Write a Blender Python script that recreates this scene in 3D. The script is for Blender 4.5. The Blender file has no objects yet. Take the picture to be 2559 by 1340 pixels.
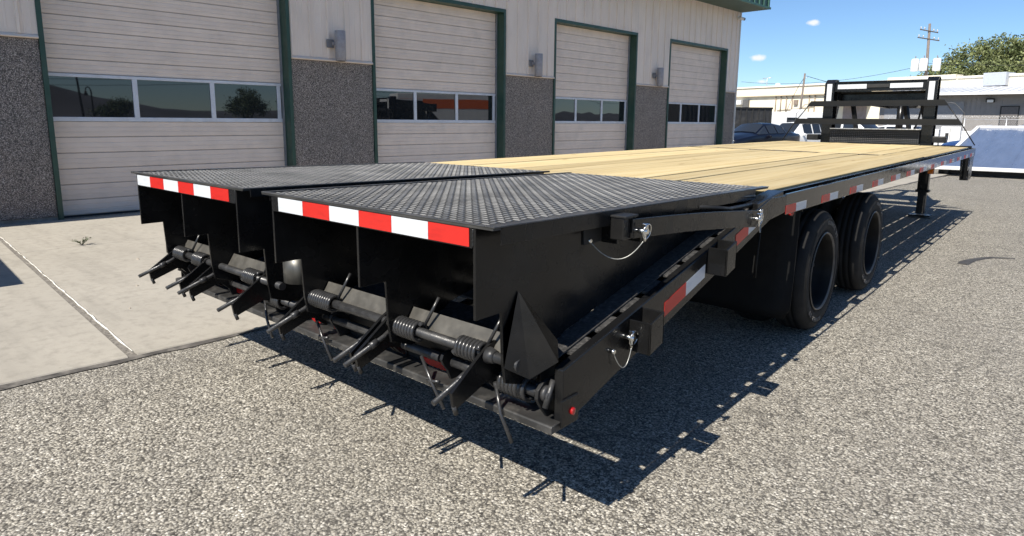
import bpy, bmesh, math, random
from mathutils import Vector, Matrix
random.seed(7)
R = math.radians
scene = bpy.context.scene
col = scene.collection

# ------------------------------------------------------------------ camera
CAM = Vector((2.3199, -3.1902, 1.2629))
yaw, pit, rol = 0.7166, -0.1694, 0.008
f_ = Vector((-math.sin(yaw)*math.cos(pit), math.cos(yaw)*math.cos(pit), math.sin(pit)))
r_ = Vector((math.cos(yaw), math.sin(yaw), 0)); u_ = r_.cross(f_)
r2 = r_*math.cos(rol)+u_*math.sin(rol); u2 = -r_*math.sin(rol)+u_*math.cos(rol)
cd = bpy.data.cameras.new('camera'); cam = bpy.data.objects.new('camera', cd); col.objects.link(cam)
cd.sensor_fit = 'HORIZONTAL'; cd.sensor_width = 36.0; cd.lens = 1604.0221/2559*36
cd.shift_y = -(670-576.5115)/2559
cd.clip_start = 0.05; cd.clip_end = 9000
m = Matrix.Identity(4)
for i in range(3):
    m[i][0] = r2[i]; m[i][1] = u2[i]; m[i][2] = -f_[i]; m[i][3] = CAM[i]
cam.matrix_world = m
scene.camera = cam

# ------------------------------------------------------------------ light
SUN = Vector((0.012, -0.86, 1.0)).normalized()          # direction towards the sun
elev = math.asin(SUN.z); az = math.atan2(SUN.x, SUN.y)     # clockwise from +Y
world = bpy.data.worlds.new('World'); scene.world = world; world.use_nodes = True
nt = world.node_tree; nt.nodes.clear()
def wn(t, **k):
    n = nt.nodes.new(t)
    for a, b in k.items(): setattr(n, a, b)
    return n
sky = wn('ShaderNodeTexSky', sky_type='NISHITA', sun_disc=False)
sky.sun_elevation = elev; sky.sun_rotation = az; sky.altitude = 1400; sky.air_density = 1.0; sky.dust_density = 0.25; sky.ozone_density = 3.0
bg = wn('ShaderNodeBackground'); bg.inputs['Strength'].default_value = 0.078
wo = wn('ShaderNodeOutputWorld')
# a few small fair-weather clouds low in the sky
tc = wn('ShaderNodeTexCoord'); nrm = wn('ShaderNodeVectorMath', operation='NORMALIZE'); nt.links.new(tc.outputs['Generated'], nrm.inputs[0])
cn = wn('ShaderNodeTexNoise'); cn.inputs['Scale'].default_value = 55; cn.inputs['Detail'].default_value = 4; cn.inputs['Roughness'].default_value = 0.6
nt.links.new(nrm.outputs[0], cn.inputs['Vector'])
CLOUDS = [((-0.2874, 0.9484, 0.134), 0.0125, 2.2), ((-0.3535, 0.931, 0.0907), 0.0165, 2.6), ((-0.3468, 0.9362, 0.0577), 0.0100, 2.2),
          ((0.72, 0.62, 0.31), 0.05, 2.2), ((0.80, -0.45, 0.38), 0.05, 2.0)]
last = None
for (d, rad, flat) in CLOUDS:
    dv = Vector(d).normalized()
    sub = wn('ShaderNodeVectorMath', operation='SUBTRACT'); sub.inputs[1].default_value = dv; nt.links.new(nrm.outputs[0], sub.inputs[0])
    scl = wn('ShaderNodeVectorMath', operation='MULTIPLY'); scl.inputs[1].default_value = (1, 1, flat); nt.links.new(sub.outputs[0], scl.inputs[0])
    ln = wn('ShaderNodeVectorMath', operation='LENGTH'); nt.links.new(scl.outputs[0], ln.inputs[0])
    mr = wn('ShaderNodeMapRange'); mr.inputs['From Min'].default_value = rad; mr.inputs['From Max'].default_value = 0.0
    nt.links.new(ln.outputs['Value'], mr.inputs['Value'])
    if last is None: last = mr.outputs[0]
    else:
        ad = wn('ShaderNodeMath', operation='MAXIMUM'); nt.links.new(last, ad.inputs[0]); nt.links.new(mr.outputs[0], ad.inputs[1]); last = ad.outputs[0]
m1 = wn('ShaderNodeMath', operation='MULTIPLY_ADD'); nt.links.new(cn.outputs['Fac'], m1.inputs[0]); m1.inputs[1].default_value = 1.6; m1.inputs[2].default_value = -1.0
m2 = wn('ShaderNodeMath', operation='ADD'); nt.links.new(last, m2.inputs[0]); nt.links.new(m1.outputs[0], m2.inputs[1])
mr2 = wn('ShaderNodeMapRange'); mr2.inputs['From Min'].default_value = 0.05; mr2.inputs['From Max'].default_value = 0.65; mr2.inputs['To Max'].default_value = 0.92
nt.links.new(m2.outputs[0], mr2.inputs['Value'])
m3 = wn('ShaderNodeMath', operation='MULTIPLY'); m3.use_clamp = True; nt.links.new(mr2.outputs[0], m3.inputs[0])
gt = wn('ShaderNodeMath', operation='GREATER_THAN'); gt.inputs[1].default_value = 0.001; nt.links.new(last, gt.inputs[0]); nt.links.new(gt.outputs[0], m3.inputs[1])
mx = wn('ShaderNodeMixRGB'); mx.inputs['Color2'].default_value = (8.5, 8.6, 8.8, 1)
tint = wn('ShaderNodeMixRGB', blend_type='MULTIPLY'); tint.inputs['Fac'].default_value = 1.0; tint.inputs['Color2'].default_value = (0.85, 1.0, 1.14, 1); nt.links.new(sky.outputs[0], tint.inputs['Color1'])
nt.links.new(m3.outputs[0], mx.inputs['Fac']); nt.links.new(tint.outputs[0], mx.inputs['Color1'])
nt.links.new(mx.outputs[0], bg.inputs['Color']); nt.links.new(bg.outputs[0], wo.inputs['Surface'])
sl = bpy.data.lights.new('sun', 'SUN'); sl.energy = 5.0; sl.angle = R(0.53); sl.color = (1.0, 0.945, 0.85)
so = bpy.data.objects.new('sun', sl); col.objects.link(so); so.rotation_euler = SUN.to_track_quat('Z', 'Y').to_euler(); so.location = (0, -20, 40)
vs = scene.view_settings; vs.view_transform = 'Standard'; vs.look = 'None'; vs.exposure = 0.6; vs.gamma = 1.0; vs.use_curve_mapping = False
scene.render.engine = 'CYCLES'
scene.cycles.max_bounces = 4; scene.cycles.diffuse_bounces = 2; scene.cycles.use_adaptive_sampling = True; scene.cycles.adaptive_threshold = 0.025; scene.cycles.glossy_bounces = 3; scene.cycles.transmission_bounces = 1; scene.cycles.transparent_max_bounces = 2

# ------------------------------------------------------------------ materials
MATS = {}
def mat(name, color, rough=0.5, metal=0.0, spec=0.5, var=0.0, vscale=8.0, bump=0.0, bscale=60.0, coat=0.0, objvar=0.0, stretch=None, rvar=0.0, dirt=None):
    """plain procedural paint: colour mottled by noise, roughness noise, fine bump"""
    if name in MATS: return MATS[name]
    mt = bpy.data.materials.new(name); mt.use_nodes = True; t = mt.node_tree; b = t.nodes['Principled BSDF']
    b.inputs['Base Color'].default_value = (*color, 1); b.inputs['Roughness'].default_value = rough; b.inputs['Metallic'].default_value = metal
    b.inputs['Specular IOR Level'].default_value = spec; b.inputs['Coat Weight'].default_value = coat; b.inputs['Coat Roughness'].default_value = 0.08
    co = t.nodes.new('ShaderNodeTexCoord'); vec = co.outputs['Object']
    if stretch:
        mp = t.nodes.new('ShaderNodeMapping'); mp.inputs['Scale'].default_value = stretch; t.links.new(vec, mp.inputs['Vector']); vec = mp.outputs[0]
    cur = None
    if var > 0:
        n = t.nodes.new('ShaderNodeTexNoise'); n.inputs['Scale'].default_value = vscale; n.inputs['Detail'].default_value = 3; t.links.new(vec, n.inputs['Vector'])
        r = t.nodes.new('ShaderNodeMapRange'); r.inputs['From Min'].default_value = 0.3; r.inputs['From Max'].default_value = 0.7; r.inputs['To Min'].default_value = 1-var; r.inputs['To Max'].default_value = 1+var
        t.links.new(n.outputs['Fac'], r.inputs['Value'])
        mm = t.nodes.new('ShaderNodeVectorMath'); mm.operation = 'SCALE'; mm.inputs[0].default_value = color; t.links.new(r.outputs[0], mm.inputs['Scale']); cur = mm.outputs[0]
    if objvar > 0:
        oi = t.nodes.new('ShaderNodeObjectInfo'); r = t.nodes.new('ShaderNodeMapRange'); r.inputs['To Min'].default_value = 1-objvar; r.inputs['To Max'].default_value = 1+objvar
        t.links.new(oi.outputs['Random'], r.inputs['Value'])
        mm = t.nodes.new('ShaderNodeVectorMath'); mm.operation = 'SCALE'
        if cur: t.links.new(cur, mm.inputs[0])
        else: mm.inputs[0].default_value = color
        t.links.new(r.outputs[0], mm.inputs['Scale']); cur = mm.outputs[0]
    if dirt:
        dcol, amount, dsc = dirt
        n = t.nodes.new('ShaderNodeTexNoise'); n.inputs['Scale'].default_value = dsc; n.inputs['Detail'].default_value = 5; n.inputs['Roughness'].default_value = 0.65; t.links.new(vec, n.inputs['Vector'])
        r = t.nodes.new('ShaderNodeMapRange'); r.inputs['From Min'].default_value = 0.5; r.inputs['From Max'].default_value = 0.8; r.inputs['To Max'].default_value = amount; t.links.new(n.outputs['Fac'], r.inputs['Value'])
        mxn = t.nodes.new('ShaderNodeMixRGB'); mxn.inputs['Color2'].default_value = (*dcol, 1); t.links.new(r.outputs[0], mxn.inputs['Fac'])
        if cur: t.links.new(cur, mxn.inputs['Color1'])
        else: mxn.inputs['Color1'].default_value = (*color, 1)
        cur = mxn.outputs[0]
    if cur: t.links.new(cur, b.inputs['Base Color'])
    if rvar > 0:
        n = t.nodes.new('ShaderNodeTexNoise'); n.inputs['Scale'].default_value = vscale*2.3; n.inputs['Detail'].default_value = 2; t.links.new(vec, n.inputs['Vector'])
        r = t.nodes.new('ShaderNodeMapRange'); r.inputs['From Min'].default_value = 0.3; r.inputs['From Max'].default_value = 0.7; r.inputs['To Min'].default_value = max(0.02, rough-rvar); r.inputs['To Max'].default_value = rough+rvar
        t.links.new(n.outputs['Fac'], r.inputs['Value']); t.links.new(r.outputs[0], b.inputs['Roughness'])
    if bump > 0:
        n = t.nodes.new('ShaderNodeTexNoise'); n.inputs['Scale'].default_value = bscale; n.inputs['Detail'].default_value = 2; t.links.new(vec, n.inputs['Vector'])
        bp = t.nodes.new('ShaderNodeBump'); bp.inputs['Strength'].default_value = bump; bp.inputs['Distance'].default_value = 0.01; t.links.new(n.outputs['Fac'], bp.inputs['Height']); t.links.new(bp.outputs[0], b.inputs['Normal'])
    MATS[name] = mt
    return mt

def nodes_of(name):
    mt = bpy.data.materials.new(name); mt.use_nodes = True; MATS[name] = mt
    t = mt.node_tree; return mt, t, t.nodes['Principled BSDF']
def ramp_node(t, src, stops):
    cr = t.nodes.new('ShaderNodeValToRGB'); t.links.new(src, cr.inputs['Fac'])
    e = cr.color_ramp.elements
    e[0].position, e[0].color = stops[0][0], (*stops[0][1], 1); e[1].position, e[1].color = stops[-1][0], (*stops[-1][1], 1)
    for p, c in stops[1:-1]:
        q = e.new(p); q.color = (*c, 1)
    return cr.outputs['Color']
def noise(t, vec, sc, det=4, ro=0.55):
    n = t.nodes.new('ShaderNodeTexNoise'); n.inputs['Scale'].default_value = sc; n.inputs['Detail'].default_value = det; n.inputs['Roughness'].default_value = ro
    if vec: t.links.new(vec, n.inputs['Vector'])
    return n.outputs['Fac']
def voro(t, vec, sc, feat='F1', rnd=1.0):
    n = t.nodes.new('ShaderNodeTexVoronoi'); n.inputs['Scale'].default_value = sc; n.feature = feat; n.inputs['Randomness'].default_value = rnd
    if vec: t.links.new(vec, n.inputs['Vector'])
    return n
def mixc(t, fac, a, b, mode='MIX'):
    n = t.nodes.new('ShaderNodeMixRGB'); n.blend_type = mode
    for s, v in (('Fac', fac), ('Color1', a), ('Color2', b)):
        if isinstance(v, (int, float)): n.inputs[s].default_value = v
        elif isinstance(v, tuple): n.inputs[s].default_value = (*v, 1)
        else: t.links.new(v, n.inputs[s])
    return n.outputs[0]
def mapr(t, v, a, b, c, d):
    n = t.nodes.new('ShaderNodeMapRange'); t.links.new(v, n.inputs['Value'])
    for k, x in zip(('From Min', 'From Max', 'To Min', 'To Max'), (a, b, c, d)): n.inputs[k].default_value = x
    return n.outputs[0]
def bumpn(t, b, h, strength, dist):
    n = t.nodes.new('ShaderNodeBump'); n.inputs['Strength'].default_value = strength; n.inputs['Distance'].default_value = dist
    t.links.new(h, n.inputs['Height']); t.links.new(n.outputs[0], b.inputs['Normal'])

def m_chipseal():
    mt, t, b = nodes_of('chip_seal')
    co = t.nodes.new('ShaderNodeTexCoord'); v = co.outputs['Object']
    # slightly warped stone cells, two sizes
    dn = t.nodes.new('ShaderNodeTexNoise'); dn.inputs['Scale'].default_value = 60; t.links.new(v, dn.inputs['Vector'])
    wv = t.nodes.new('ShaderNodeVectorMath'); wv.operation = 'MULTIPLY_ADD'; t.links.new(dn.outputs['Color'], wv.inputs[0]); wv.inputs[1].default_value = (0.006,)*3; t.links.new(v, wv.inputs[2])
    va = voro(t, wv.outputs[0], 98); vb = voro(t, wv.outputs[0], 190)
    sep = t.nodes.new('ShaderNodeSeparateColor'); t.links.new(va.outputs['Color'], sep.inputs[0])
    stone = ramp_node(t, sep.outputs[0], [(0, (0.055, 0.05, 0.043)), (0.12, (0.11, 0.10, 0.086)), (0.24, (0.26, 0.238, 0.197)), (0.6, (0.38, 0.348, 0.288)), (0.88, (0.53, 0.488, 0.408)), (1, (0.78, 0.735, 0.645))])
    binder = mapr(t, va.outputs['Distance'], 0.42, 0.68, 0.0, 0.85)
    c = mixc(t, binder, stone, (0.095, 0.087, 0.074))
    sep2 = t.nodes.new('ShaderNodeSeparateColor'); t.links.new(vb.outputs['Color'], sep2.inputs[0])
    c = mixc(t, mapr(t, sep2.outputs[1], 0.76, 0.79, 0, 0.55), c, (0.56, 0.525, 0.455))
    c = mixc(t, mapr(t, sep2.outputs[2], 0.86, 0.88, 0, 0.8), c, (0.045, 0.041, 0.036))
    big = noise(t, v, 0.55, 6, 0.6)
    c = mixc(t, mapr(t, big, 0.44, 0.70, 0, 0.34), c, (0.185, 0.172, 0.152))
    mid = noise(t, v, 3.0, 5, 0.6)
    c = mixc(t, mapr(t, mid, 0.52, 0.8, 0, 0.35), c, (0.17, 0.155, 0.135))
    st = t.nodes.new('ShaderNodeMapping'); st.inputs['Scale'].default_value = (2.2, 0.16, 1); st.inputs['Rotation'].default_value = (0, 0, R(9)); t.links.new(v, st.inputs['Vector'])
    trk = noise(t, st.outputs[0], 1.0, 4, 0.6)
    c = mixc(t, mapr(t, trk, 0.56, 0.78, 0, 0.28), c, (0.14, 0.132, 0.12))
    ov = voro(t, v, 0.42); wn2 = noise(t, v, 6, 4, 0.6); oo = t.nodes.new('ShaderNodeMath'); oo.operation = 'MULTIPLY_ADD'; t.links.new(wn2, oo.inputs[0]); oo.inputs[1].default_value = 0.22; t.links.new(ov.outputs['Distance'], oo.inputs[2])
    c = mixc(t, mapr(t, oo.outputs[0], 0.13, 0.22, 0.28, 0.0), c, (0.09, 0.084, 0.076))
    # hairline cracks
    cv = voro(t, v, 0.33, 'DISTANCE_TO_EDGE'); wob = t.nodes.new('ShaderNodeVectorMath'); wob.operation = 'MULTIPLY_ADD'
    dn2 = t.nodes.new('ShaderNodeTexNoise'); dn2.inputs['Scale'].default_value = 2.2; dn2.inputs['Detail'].default_value = 4; t.links.new(v, dn2.inputs['Vector']); t.links.new(dn2.outputs['Color'], wob.inputs[0]); wob.inputs[1].default_value = (0.55,)*3; t.links.new(v, wob.inputs[2]); t.links.new(wob.outputs[0], cv.inputs['Vector'])
    c = mixc(t, mapr(t, cv.outputs['Distance'], 0.0012, 0.0032, 0.4, 0.0), c, (0.07, 0.066, 0.06))
    t.links.new(c, b.inputs['Base Color']); b.inputs['Roughness'].default_value = 0.9; b.inputs['Specular IOR Level'].default_value = 0.25
    h = t.nodes.new('ShaderNodeMath'); h.operation = 'MULTIPLY_ADD'; t.links.new(va.outputs['Distance'], h.inputs[0]); h.inputs[1].default_value = -1.0; t.links.new(sep2.outputs[0], h.inputs[2])
    bumpn(t, b, h.outputs[0], 0.8, 0.006)
    return mt
def m_concrete(name, base, k=1.0):
    mt, t, b = nodes_of(name)
    co = t.nodes.new('ShaderNodeTexCoord'); v = co.outputs['Object']
    n1 = noise(t, v, 1.1, 5, 0.62); n2 = noise(t, v, 14, 5, 0.65); n3 = noise(t, v, 240, 2, 0.5)
    d = tuple(x*0.72 for x in base); l = tuple(min(1, x*1.14) for x in base)
    c = mixc(t, mapr(t, n1, 0.3, 0.7, 0, 1), l, base)
    c = mixc(t, mapr(t, n2, 0.48, 0.78, 0, 0.55*k), c, d)
    c = mixc(t, mapr(t, n3, 0.56, 0.75, 0, 0.35*k), c, tuple(x*0.6 for x in base))
    st = t.nodes.new('ShaderNodeMapping'); st.inputs['Scale'].default_value = (0.5, 3.2, 1); t.links.new(v, st.inputs['Vector'])
    s1 = noise(t, st.outputs[0], 2.4, 6, 0.6)
    c = mixc(t, mapr(t, s1, 0.55, 0.75, 0, 0.32*k), c, tuple(x*0.68 for x in base))
    tm = t.nodes.new('ShaderNodeMapping'); tm.inputs['Scale'].default_value = (0.10, 1.1, 1); tm.inputs['Rotation'].default_value = (0, 0, R(-5)); t.links.new(v, tm.inputs['Vector'])
    s2 = noise(t, tm.outputs[0], 2.0, 5, 0.55); c = mixc(t, mapr(t, s2, 0.52, 0.70, 0, 0.30*k), c, tuple(x*0.55 for x in base))
    vv = voro(t, v, 5.5); c = mixc(t, mapr(t, vv.outputs['Distance'], 0.015, 0.035, 0.7, 0), c, tuple(x*0.3 for x in base))
    t.links.new(c, b.inputs['Base Color']); b.inputs['Roughness'].default_value = 0.88; b.inputs['Specular IOR Level'].default_value = 0.3
    bumpn(t, b, n3, 0.25, 0.004)
    return mt
def m_pebble():
    mt, t, b = nodes_of('pebble_dash')
    co = t.nodes.new('ShaderNodeTexCoord'); v = co.outputs['Object']
    va = voro(t, v, 105); sep = t.nodes.new('ShaderNodeSeparateColor'); t.links.new(va.outputs['Color'], sep.inputs[0])
    c = ramp_node(t, sep.outputs[0], [(0, (0.075, 0.062, 0.05)), (0.3, (0.185, 0.155, 0.13)), (0.65, (0.33, 0.275, 0.235)), (0.9, (0.46, 0.39, 0.335)), (1, (0.74, 0.64, 0.56))])
    c = mixc(t, mapr(t, va.outputs['Distance'], 0.45, 0.75, 0, 0.8), c, (0.065, 0.06, 0.056))
    n = noise(t, v, 1.4, 6, 0.6); c = mixc(t, mapr(t, n, 0.4, 0.75, 0, 0.35), c, (0.15, 0.138, 0.127))
    # patchy redder tint towards the ground
    sx = t.nodes.new('ShaderNodeSeparateXYZ'); t.links.new(v, sx.inputs[0])
    low = mapr(t, sx.outputs['Z'], 0.0, 0.45, 0.45, 0.0); nn = noise(t, v, 5, 5, 0.6)
    ml = t.nodes.new('ShaderNodeMath'); ml.operation = 'MULTIPLY'; t.links.new(low, ml.inputs[0]); t.links.new(nn, ml.inputs[1])
    c = mixc(t, ml.outputs[0], c, (0.24, 0.17, 0.13))
    t.links.new(c, b.inputs['Base Color']); b.inputs['Roughness'].default_value = 0.92
    h = t.nodes.new('ShaderNodeMath'); h.operation = 'MULTIPLY'; t.links.new(va.outputs['Distance'], h.inputs[0]); h.inputs[1].default_value = -1.0
    bumpn(t, b, h.outputs[0], 0.9, 0.006)
    return mt
def m_wood():
    mt, t, b = nodes_of('pine_plank')
    co = t.nodes.new('ShaderNodeTexCoord'); oi = t.nodes.new('ShaderNodeObjectInfo')
    off = t.nodes.new('ShaderNodeVectorMath'); off.operation = 'MULTIPLY_ADD'; off.inputs[1].default_value = (1, 1, 1)
    cmb = t.nodes.new('ShaderNodeCombineXYZ'); mu = t.nodes.new('ShaderNodeMath'); mu.operation = 'MULTIPLY'; t.links.new(oi.outputs['Random'], mu.inputs[0]); mu.inputs[1].default_value = 37.0
    t.links.new(mu.outputs[0], cmb.inputs['Y']); t.links.new(mu.outputs[0], cmb.inputs['Z']); t.links.new(co.outputs['Object'], off.inputs[0]); t.links.new(cmb.outputs[0], off.inputs[2])
    v = off.outputs[0]
    mp = t.nodes.new('ShaderNodeMapping'); mp.inputs['Scale'].default_value = (22, 0.75, 6); t.links.new(v, mp.inputs['Vector'])
    g1 = noise(t, mp.outputs[0], 1.0, 6, 0.6)
    mp2 = t.nodes.new('ShaderNodeMapping'); mp2.inputs['Scale'].default_value = (90, 2.2, 10); t.links.new(v, mp2.inputs['Vector'])
    g2 = noise(t, mp2.outputs[0], 1.0, 4, 0.6)
    mp3 = t.nodes.new('ShaderNodeMapping'); mp3.inputs['Scale'].default_value = (16, 0.32, 4); t.links.new(v, mp3.inputs['Vector'])
    g3 = noise(t, mp3.outputs[0], 1.0, 7, 0.68)
    c = ramp_node(t, g1, [(0.3, (0.46, 0.345, 0.165)), (0.5, (0.575, 0.455, 0.245)), (0.72, (0.63, 0.525, 0.31))])
    c = mixc(t, mapr(t, g2, 0.5, 0.72, 0, 0.35), c, (0.48, 0.335, 0.13))
    c = mixc(t, mapr(t, g3, 0.59, 0.68, 0, 0.7), c, (0.29, 0.205, 0.095))
    kv = t.nodes.new('ShaderNodeMapping'); kv.inputs['Scale'].default_value = (6, 1.7, 0.02); t.links.new(v, kv.inputs['Vector'])
    kn = voro(t, kv.outputs[0], 1.0); c = mixc(t, mapr(t, kn.outputs['Distance'], 0.045, 0.10, 0.8, 0), c, (0.20, 0.11, 0.035))
    ov = mapr(t, oi.outputs['Random'], 0, 1, 0.76, 1.12); sc = t.nodes.new('ShaderNodeVectorMath'); sc.operation = 'SCALE'; t.links.new(c, sc.inputs[0]); t.links.new(ov, sc.inputs['Scale'])
    t.links.new(sc.outputs[0], b.inputs['Base Color']); b.inputs['Roughness'].default_value = 0.72; b.inputs['Specular IOR Level'].default_value = 0.3
    bumpn(t, b, g2, 0.3, 0.004)
    return mt
def m_tape(name, c1, c2):
    mt, t, b = nodes_of(name)
    co = t.nodes.new('ShaderNodeTexCoord'); v = co.outputs['Object']
    w = t.nodes.new('ShaderNodeTexWave'); w.inputs['Scale'].default_value = 95; w.bands_direction = 'DIAGONAL'; t.links.new(v, w.inputs['Vector'])
    st = t.nodes.new('ShaderNodeMapping'); st.inputs['Scale'].default_value = (14, 14, 60); t.links.new(v, st.inputs['Vector'])
    n = noise(t, st.outputs[0], 1.0, 3, 0.6)
    c = mixc(t, mapr(t, w.outputs['Fac'], 0.3, 0.7, 0, 0.35), c1, c2); c = mixc(t, mapr(t, n, 0.52, 0.66, 0, 0.5), c, c2)
    t.links.new(c, b.inputs['Base Color']); b.inputs['Roughness'].default_value = 0.35; b.inputs['Specular IOR Level'].default_value = 0.5
    return mt
def m_leaf(name, a, bcol):
    mt, t, b = nodes_of(name)
    oi = t.nodes.new('ShaderNodeTexCoord'); n = noise(t, oi.outputs['Object'], 0.6, 4, 0.6)
    ge = t.nodes.new('ShaderNodeNewGeometry'); 
    c = mixc(t, mapr(t, n, 0.35, 0.68, 0, 1), a, bcol)
    r = mapr(t, ge.outputs['Random Per Island'], 0, 1, 0.65, 1.3); sc = t.nodes.new('ShaderNodeVectorMath'); sc.operation = 'SCALE'; t.links.new(c, sc.inputs[0]); t.links.new(r, sc.inputs['Scale'])
    t.links.new(sc.outputs[0], b.inputs['Base Color']); b.inputs['Roughness'].default_value = 0.6
    b.inputs['Subsurface Weight'].default_value = 0.0
    return mt
def m_glass(name, tint=(0.012, 0.014, 0.016), ior=1.75, wob=0.0):
    mt, t, b = nodes_of(name)
    b.inputs['Base Color'].default_value = (*tint, 1); b.inputs['Roughness'].default_value = 0.015; b.inputs['IOR'].default_value = ior
    if wob:
        co = t.nodes.new('ShaderNodeTexCoord'); n = noise(t, co.outputs['Object'], 1.6, 1, 0.4); bumpn(t, b, n, wob, 0.05)
    return mt

chip = m_chipseal(); conc = m_concrete('apron_concrete', (0.335, 0.308, 0.262), 1.5); pebble = m_pebble(); wood = m_wood()
tape_w = m_tape('white_tape', (0.62, 0.635, 0.65), (0.47, 0.505, 0.55)); tape_r = m_tape('red_tape', (0.56, 0.02, 0.013), (0.42, 0.012, 0.01))
glass = m_glass('dark_door_glass', ior=1.85, wob=0.006); glass_w = m_glass('wavy_door_glass', ior=1.85, wob=0.05); carglass = m_glass('car_glass', (0.02, 0.024, 0.03), 1.6)
black = mat('black_gloss_paint', (0.0085, 0.0085, 0.0087), 0.24, spec=0.32, var=0.25, vscale=5, rvar=0.08, bump=0.05, bscale=160, dirt=((0.032, 0.03, 0.028), 0.35, 5))
black_rail = mat('black_rail_paint', (0.010, 0.010, 0.0102), 0.13, var=0.25, vscale=3, rvar=0.05, dirt=((0.03, 0.029, 0.028), 0.3, 4))
black2 = mat('black_satin_paint', (0.014, 0.014, 0.0143), 0.42, spec=0.32, var=0.3, vscale=14, rvar=0.12, bump=0.08, bscale=200, dirt=((0.05, 0.047, 0.043), 0.4, 9))
plate_m = mat('tread_plate_paint', (0.028, 0.0278, 0.027), 0.52, spec=0.35, var=0.35, vscale=4.5, rvar=0.12, dirt=((0.11, 0.105, 0.095), 0.6, 3.2))
lug_m = mat('worn_tread_lug', (0.17, 0.168, 0.162), 0.46, var=0.4, vscale=5, rvar=0.1, dirt=((0.30, 0.29, 0.27), 0.6, 4))
steel_d = mat('dusty_dark_steel', (0.034, 0.034, 0.035), 0.42, metal=0.2, var=0.35, vscale=30, rvar=0.14, bump=0.1, bscale=180, dirt=((0.10, 0.095, 0.088), 0.45, 18))
spring_m = mat('black_spring_steel', (0.03, 0.03, 0.031), 0.26, var=0.2, vscale=20, rvar=0.08)
bumper_m = mat('dusty_bumper', (0.026, 0.0255, 0.025), 0.5, var=0.4, vscale=10, rvar=0.1, dirt=((0.14, 0.132, 0.12), 0.6, 12))
lip_m = mat('dusty_bare_lip', (0.085, 0.08, 0.07), 0.45, metal=0.2, var=0.3, vscale=14, rvar=0.1, dirt=((0.16, 0.15, 0.13), 0.5, 20))
chrome = mat('bright_zinc', (0.72, 0.72, 0.70), 0.18, metal=1.0, var=0.1, vscale=40, rvar=0.06)
rubber = mat('tyre_rubber', (0.0115, 0.0112, 0.011), 0.8, spec=0.3, var=0.35, vscale=8, bump=0.12, bscale=90, dirt=((0.045, 0.041, 0.037), 0.45, 6))
flap_m = mat('mud_flap_rubber', (0.007, 0.007, 0.007), 0.7, spec=0.2, var=0.3, vscale=6, dirt=((0.03, 0.028, 0.026), 0.4, 5))
redlens = mat('red_lens', (0.32, 0.008, 0.008), 0.16, var=0.15, vscale=30, coat=0.5)
amber = mat('amber_lens', (0.75, 0.18, 0.01), 0.2, coat=0.4, var=0.1)
cream = mat('cream_metal_siding', (0.83, 0.695, 0.58), 0.5, var=0.05, vscale=3, rvar=0.08, dirt=((0.55, 0.46, 0.385), 0.4, 2.2), bump=0.04, bscale=10, stretch=(1, 1, 0.35))
slat_m = mat('cream_door_slat', (0.82, 0.675, 0.56), 0.5, var=0.045, vscale=4, rvar=0.08, objvar=0.03, dirt=((0.54, 0.45, 0.375), 0.4, 3), bump=0.14, bscale=420)
frame_w = mat('white_window_frame', (0.66, 0.665, 0.69), 0.45, var=0.05, dirt=((0.35, 0.33, 0.31), 0.4, 7))
green = mat('dark_green_trim', (0.026, 0.068, 0.046), 0.42, var=0.12, vscale=4, rvar=0.08, dirt=((0.09, 0.11, 0.09), 0.35, 6))
green2 = mat('green_fascia', (0.05, 0.13, 0.085), 0.45, var=0.1, vscale=3)
lampgrey = mat('grey_lamp_body', (0.33, 0.31, 0.315), 0.5, var=0.12, vscale=20, dirt=((0.25, 0.18, 0.15), 0.5, 14))
dark = mat('matt_dark', (0.02, 0.02, 0.02), 0.7, var=0.2)
joint_fill = mat('joint_filler', (0.16, 0.145, 0.125), 0.95, var=0.5, vscale=55, bump=0.5, bscale=120, dirt=((0.42, 0.39, 0.34), 0.7, 22))  # gravelly grey filler of the slab joints
weedm = m_leaf('weed_leaf', (0.05, 0.075, 0.03), (0.11, 0.12, 0.055))
white_p = mat('white_paint', (0.78, 0.78, 0.77), 0.35, var=0.05, vscale=2, dirt=((0.5, 0.48, 0.44), 0.3, 3))
cream_w = mat('cream_block_wall', (0.80, 0.73, 0.58), 0.85, var=0.06, vscale=1.2, dirt=((0.6, 0.53, 0.42), 0.4, 0.5))
grey_m = mat('grey_metal_siding', (0.27, 0.25, 0.235), 0.5, var=0.08, vscale=1.0, dirt=((0.13, 0.12, 0.12), 0.4, 0.8))
galv = mat('galvanised_steel', (0.5, 0.51, 0.52), 0.42, metal=0.5, var=0.12, vscale=6)
navy = mat('navy_car_paint', (0.003, 0.004, 0.010), 0.3, coat=0.25, var=0.1)
polewood = mat('weathered_pole_wood', (0.17, 0.14, 0.12), 0.85, var=0.3, vscale=5, stretch=(8, 8, 0.6))
barkm = mat('bark', (0.11, 0.085, 0.065), 0.9, var=0.35, vscale=6, bump=0.6, bscale=20)
leaf1 = m_leaf('tree_leaf', (0.075, 0.10, 0.03), (0.22, 0.24, 0.095))
leaf2 = m_leaf('dark_tree_leaf', (0.03, 0.05, 0.015), (0.07, 0.10, 0.03))
skytint_deck = mat('sky_tinted_sheet', (0.115, 0.14, 0.205), 0.35, var=0.12, vscale=2.0, rvar=0.08, stretch=(3.5, 0.5, 1), coat=0.6)  # blue of the reflected sky put into the base colour
orange_p = mat('orange_paint', (0.75, 0.14, 0.02), 0.4, var=0.06)
hillm = mat('hazy_hill', (0.07, 0.072, 0.085), 0.95, var=0.3, vscale=0.01)  # bluish distance haze mixed into the hill colour
roofm = mat('pale_metal_roof', (0.62, 0.63, 0.65), 0.5, var=0.1, vscale=1.5)

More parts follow.
